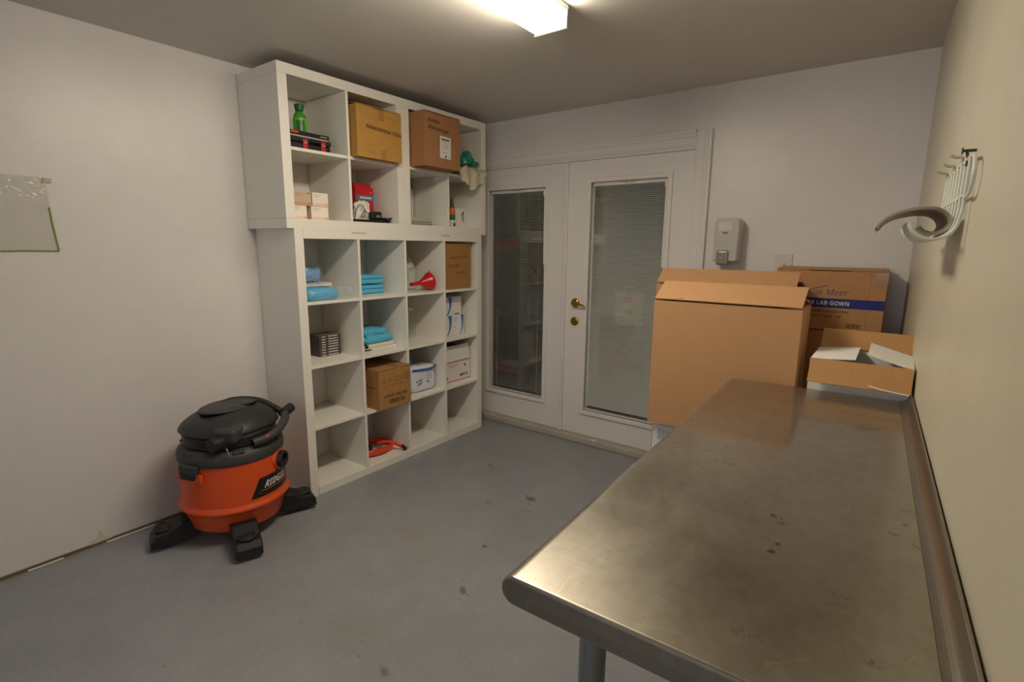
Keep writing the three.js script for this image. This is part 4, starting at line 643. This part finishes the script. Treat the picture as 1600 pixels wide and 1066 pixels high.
  // profile across the table: rolled left rim, raised splash at the wall; swept along its length
  const s = new THREE.Shape(); const r = th / 2;
  s.moveTo(hw - 0.03, T - 0.03); s.lineTo(hw - 0.03, T);
  s.lineTo(-hw + r, T); s.absarc(-hw + r, T - r, r, Math.PI / 2, Math.PI * 1.5, false); s.lineTo(-hw + 0.05, T - th); s.lineTo(-hw + 0.05, T - 0.03); s.closePath();
  const g = new THREE.ExtrudeGeometry(s, { depth: 2 * hl - 0.012, bevelEnabled: true, bevelSize: 0.005, bevelThickness: 0.006, bevelSegments: 4, bevelOffset: -0.005, curveSegments: 14 }).translate(0, 0, -hl + 0.006);
  const p = g.attributes.position, uv = g.attributes.uv; for (let i = 0; i < p.count; i++) uv.setXY(i, (p.getX(i) + hw) / (2 * hw), (p.getZ(i) + hl) / (2 * hl));
  mesh('table_top', g, steel, t);
  { const k = new THREE.Shape(); k.moveTo(hw, T - 0.03); k.lineTo(hw, T + 0.028); k.quadraticCurveTo(hw - 0.002, T + 0.031, hw - 0.005, T + 0.028); k.lineTo(hw - 0.007, T + 0.02); k.quadraticCurveTo(hw - 0.009, T + 0.003, hw - 0.0295, T); k.lineTo(hw - 0.0295, T - 0.03); k.closePath();
    const sp = mesh('wall_upstand', new THREE.ExtrudeGeometry(k, { depth: 2 * hl - 0.004, bevelEnabled: false, curveSegments: 8 }).translate(0, 0, -hl + 0.002), steelPlain, t); sp.userData.label = 'raised steel upstand along the wall'; }
  mesh('end_apron', rspan(-hw + 0.026, hw - 0.034, T - th, T - 0.012, hl - 0.009, hl - 0.0015, 0.003), steelPlain, t); mesh('end_apron', rspan(-hw + 0.026, hw - 0.034, T - th, T - 0.012, -hl + 0.0015, -hl + 0.009, 0.003), steelPlain, t);
  for (const z of [-0.5, 0, 0.5]) mesh('under_channel', rspan(-hw + 0.06, hw - 0.02, T - 0.055, T - 0.031, z - 0.04, z + 0.04, 0.003), M.galv, t);
  for (const x of [-hw + 0.11, hw - 0.07]) for (const z of [-hl + 0.09, hl - 0.09]) {
    const l = new THREE.Group(); l.name = 'leg'; t.add(l); l.position.set(x, 0, z);
    mesh('tube', cyl(0.0205, 0.0205, T - 0.06, 28).translate(0, (T - 0.06) / 2 + 0.025, 0), M.galv, l); mesh('socket', cyl(0.03, 0.026, 0.07, 28).translate(0, T - 0.066, 0), M.galv, l); mesh('foot', lathe([[0, 0], [0.018, 0], [0.021, 0.008], [0.021, 0.03], [0, 0.03]], 24), M.darkGrey, l);
  }
}

// ------------------------------------------------------------------ wall things
{ // soap dispenser
  const d = thing('soap_dispenser', 'grey and white soap dispenser on the wall beside the doors', 'dispenser', [2.088, 1.335, 0.001]);
  const s = new THREE.Shape(); const w = 0.066, h = 0.245; s.moveTo(-w, 0.012); s.quadraticCurveTo(-w, 0, -w + 0.012, 0); s.lineTo(w - 0.012, 0); s.quadraticCurveTo(w, 0, w, 0.012); s.lineTo(w + 0.003, h - 0.03); s.quadraticCurveTo(w, h, w - 0.03, h); s.lineTo(-w + 0.03, h); s.quadraticCurveTo(-w, h, -w - 0.003, h - 0.03); s.closePath();
  const lg = phys({ color: 0xc4c0b8, roughness: 0.28, clearcoat: 0.4 });
  mesh('body', new THREE.ExtrudeGeometry(s, { depth: 0.07, bevelEnabled: true, bevelSize: 0.008, bevelThickness: 0.02, bevelSegments: 5, bevelOffset: -0.008 }).translate(0, 0, 0.02), lg, d);
  mesh('front_window', RB(0.075, 0.045, 0.004, 0.0018, -0.008, 0.195, 0.1105), std({ color: 0xd9d5cd, roughness: 0.2 }), d);
  mesh('print', B(0.058, 0.04, 0.0006, -0.006, 0.165, 0.1106), std({ map: canvasTex(160, 110, (g, w, h) => { g.fillStyle = '#c9c5bf'; g.fillRect(0, 0, w, h); g.fillStyle = '#4a4a52'; g.fillRect(4, 8, 30, 16); g.fillStyle = '#77757c'; g.fillRect(38, 14, 90, 8); g.fillStyle = '#4c488a'; g.fillRect(30, 54, 96, 14); g.fillRect(40, 74, 80, 10); g.fillStyle = '#a09ca4'; g.fillRect(40, 96, 70, 6); }), roughness: 0.4 }), d);
  const pb = mesh('push_bar', RB(0.068, 0.085, 0.05, 0.014, -0.012, 0.022, 0.098, 4), phys({ color: 0x8d8b84, roughness: 0.25, clearcoat: 0.5 }), d);
  mesh('emblem', new THREE.TorusGeometry(0.012, 0.003, 8, 24), M.chrome, pb, [-0.012, 0.032, 0.1245]);
}
{ // switch plate
  const s = thing('switch_plate', 'small beige wall plate above the lab gown carton', 'switch', [2.375, 1.262, 0.0005]);
  mesh('plate', RB(0.086, 0.12, 0.006, 0.0025, 0, 0.06, 0.003, 2), std({ color: 0xd6d0c0, roughness: 0.4 }), s); mesh('screw', cyl(0.003, 0.003, 0.002, 12).rotateX(R90), M.chrome, s, [0, 0.105, 0.0068]); mesh('toggle', RB(0.01, 0.022, 0.012, 0.002, 0, 0.06, 0.011), std({ color: 0xd9d3c4, roughness: 0.4 }), s);
}
{ // sheet protector on the left wall
  const s = thing('plastic_sleeve', 'clear plastic document sleeve with green edges taped to the left wall', 'sleeve', [0.001, 1.37, 2.68]);
  const nx = 40, ny = 50, pos = [], idx = []; for (let i = 0; i <= nx; i++) for (let j = 0; j <= ny; j++) { const u = i / nx, v = j / ny; const x = 0.004 + (v > 0.6 ? (v - 0.6) * 0.05 * Math.abs(noise.noise(u * 11 + v * 5, v * 26, 2.2)) : 0) + 0.003 * Math.abs(noise.noise(u * 4, v * 5, 6)); pos.push(x, v * 0.3, 0.085 + 0.008 * v - u * 0.185 - (1 - v) * 0.004); }
  for (let i = 0; i < nx; i++) for (let j = 0; j < ny; j++) { const a = i * (ny + 1) + j, c = a + ny + 1; idx.push(a, c, a + 1, c, c + 1, a + 1); }
  const g = new THREE.BufferGeometry(); g.setAttribute('position', new THREE.Float32BufferAttribute(pos, 3)); g.setIndex(idx); g.computeVertexNormals();
  mesh('film', g, phys({ color: 0xf2f2f0, roughness: 0.08, transmission: 1, thickness: 0, ior: 1.5, side: THREE.DoubleSide }), s);
  const gm = std({ color: 0x98a04a, roughness: 0.4 });
  mesh('green_edge', tube([[0.004, 0.0, 0.084], [0.005, 0.002, 0.0], [0.004, 0.0, -0.106]], 0.003, 16, 6), gm, s); mesh('green_edge', tube([[0.004, 0.0, -0.106], [0.005, 0.1, -0.098], [0.004, 0.18, -0.094]], 0.0025, 16, 6), gm, s);
  mesh('tape', RB(0.001, 0.018, 0.03, 0.0004, 0.004, 0.288, -0.098), std({ color: 0xb9b58c, roughness: 0.5 }), s);
}
{ // wire holder with a rolled magazine on the right wall; local x points into the room, y up, z along the wall
  const zc = 1.6, g = thing('wire_rack', 'white wire rack hung on the cream wall, holding a curled magazine', 'rack', [W + SK * zc, 1.43, zc], Math.atan(SK));
  const wm = std({ color: 0xd9dbd2, roughness: 0.35 }), R = 0.0035, zs = [-0.22, -0.16, -0.10, -0.04, 0.02, 0.08, 0.14, 0.20];
  for (const z of zs) mesh('rod', tube([[-0.012, 0.165, z], [-0.012, 0.10, z], [-0.013, 0.05, z], [-0.022, 0.018, z], [-0.045, 0.003, z], [-0.07, 0.006, z], [-0.088, 0.022, z], [-0.094, 0.04, z]], R, 36, 8), wm, g);
  for (const [x, y] of [[-0.012, 0.165], [-0.012, 0.09], [-0.094, 0.04]]) mesh('cross_rod', cyl(R, R, 0.44, 10).rotateX(R90), wm, g, [x, y, -0.01]);
  for (const z of [-0.22, -0.07, 0.08]) mesh('top_hook', tube([[-0.012, 0.165, z], [-0.014, 0.18, z - 0.01], [-0.022, 0.184, z - 0.03], [-0.03, 0.19, z - 0.045]], 0.003, 14, 6), std({ color: 0x8c8672, roughness: 0.5 }), g);
  mesh('side_loop', tube([[-0.012, 0.165, 0.2], [-0.012, 0.155, 0.26], [-0.012, 0.12, 0.28], [-0.012, 0.09, 0.26], [-0.012, 0.085, 0.2]], R, 28, 8), wm, g);
  const n = thing('wall_hook', 'small dark hook and chain above the wire rack', 'hook', [W + SK * 1.75, 1.588, 1.75], Math.atan(SK));
  mesh('nail', cyl(0.003, 0.003, 0.022, 10).rotateZ(R90), M.darkGrey, n, [-0.011, 0.025, 0]); mesh('nail_head', cyl(0.007, 0.007, 0.002, 14).rotateZ(R90), M.darkGrey, n, [-0.0225, 0.025, 0]); mesh('link', tube([[-0.015, 0.024, 0], [-0.013, 0.01, 0.004], [-0.012, 0.0, 0], [-0.013, -0.006, 0.0]], 0.0026, 20, 6), M.darkGrey, n);
  // curled magazine: spiral sheet along the rack
  const m = thing('magazine', 'curled magazine with ragged pages lying in the wire rack', 'magazine', [W + SK * zc, 1.437, zc], Math.atan(SK));
  const prof = [[-0.155, 0.020], [-0.148, 0.036], [-0.130, 0.052], [-0.105, 0.062], [-0.075, 0.067], [-0.045, 0.064], [-0.026, 0.05], [-0.0195, 0.03], [-0.028, 0.0135], [-0.047, 0.0055], [-0.066, 0.009], [-0.078, 0.02]];
  const curve = new THREE.CatmullRomCurve3(prof.map(q => new THREE.Vector3(q[0], q[1], 0)));
  const sheet = (off, c, l0, nm) => { const N = 60, K = 8, pos2 = [], id = []; for (const side of [0, 1]) for (let i = 0; i <= N; i++) { const t = l0 + (1 - l0) * i / N, pt = curve.getPoint(t), tg = curve.getTangent(t); const nx2 = tg.y, ny2 = -tg.x; const o2 = off + side * 0.0012; for (let k = 0; k <= K; k++) { const zz = -0.13 + 0.27 * k / K; const rag = i === 0 ? 0.006 * noise.noise(k * 1.9, off * 900, 3) : 0; pos2.push(pt.x + nx2 * o2 + rag, pt.y + ny2 * o2 - Math.abs(rag), zz); } }
    const row = K + 1, tot = (N + 1) * row; for (let sd = 0; sd < 2; sd++) for (let i = 0; i < N; i++) for (let k = 0; k < K; k++) { const a = sd * tot + i * row + k; if (sd) id.push(a, a + row, a + 1, a + row, a + row + 1, a + 1); else id.push(a, a + 1, a + row, a + row, a + 1, a + row + 1); }
    for (let i = 0; i < N; i++) for (const k of [0, K]) { const a = i * row + k, b = a + row; if (k) id.push(a, a + tot, b, b, a + tot, b + tot); else id.push(a, b, a + tot, b, b + tot, a + tot); }
    const q = new THREE.BufferGeometry(); q.setAttribute('position', new THREE.Float32BufferAttribute(pos2, 3)); q.setIndex(id); q.computeVertexNormals(); mesh(nm, q, std({ color: c, roughness: 0.55, side: THREE.DoubleSide }), m); };
  sheet(0.0, 0xd8d2c6, 0.0, 'cover'); sheet(0.0016, 0xe2ddd2, 0.02, 'page'); sheet(0.0032, 0xd8c8b8, 0.035, 'page'); sheet(0.0048, 0xd9d2c6, 0.015, 'page'); sheet(0.0064, 0xa8968a, 0.05, 'page');
}

scene.traverse(o => { if (o.isMesh) { o.castShadow = true; o.receiveShadow = true; } });
renderer.render(scene, camera);
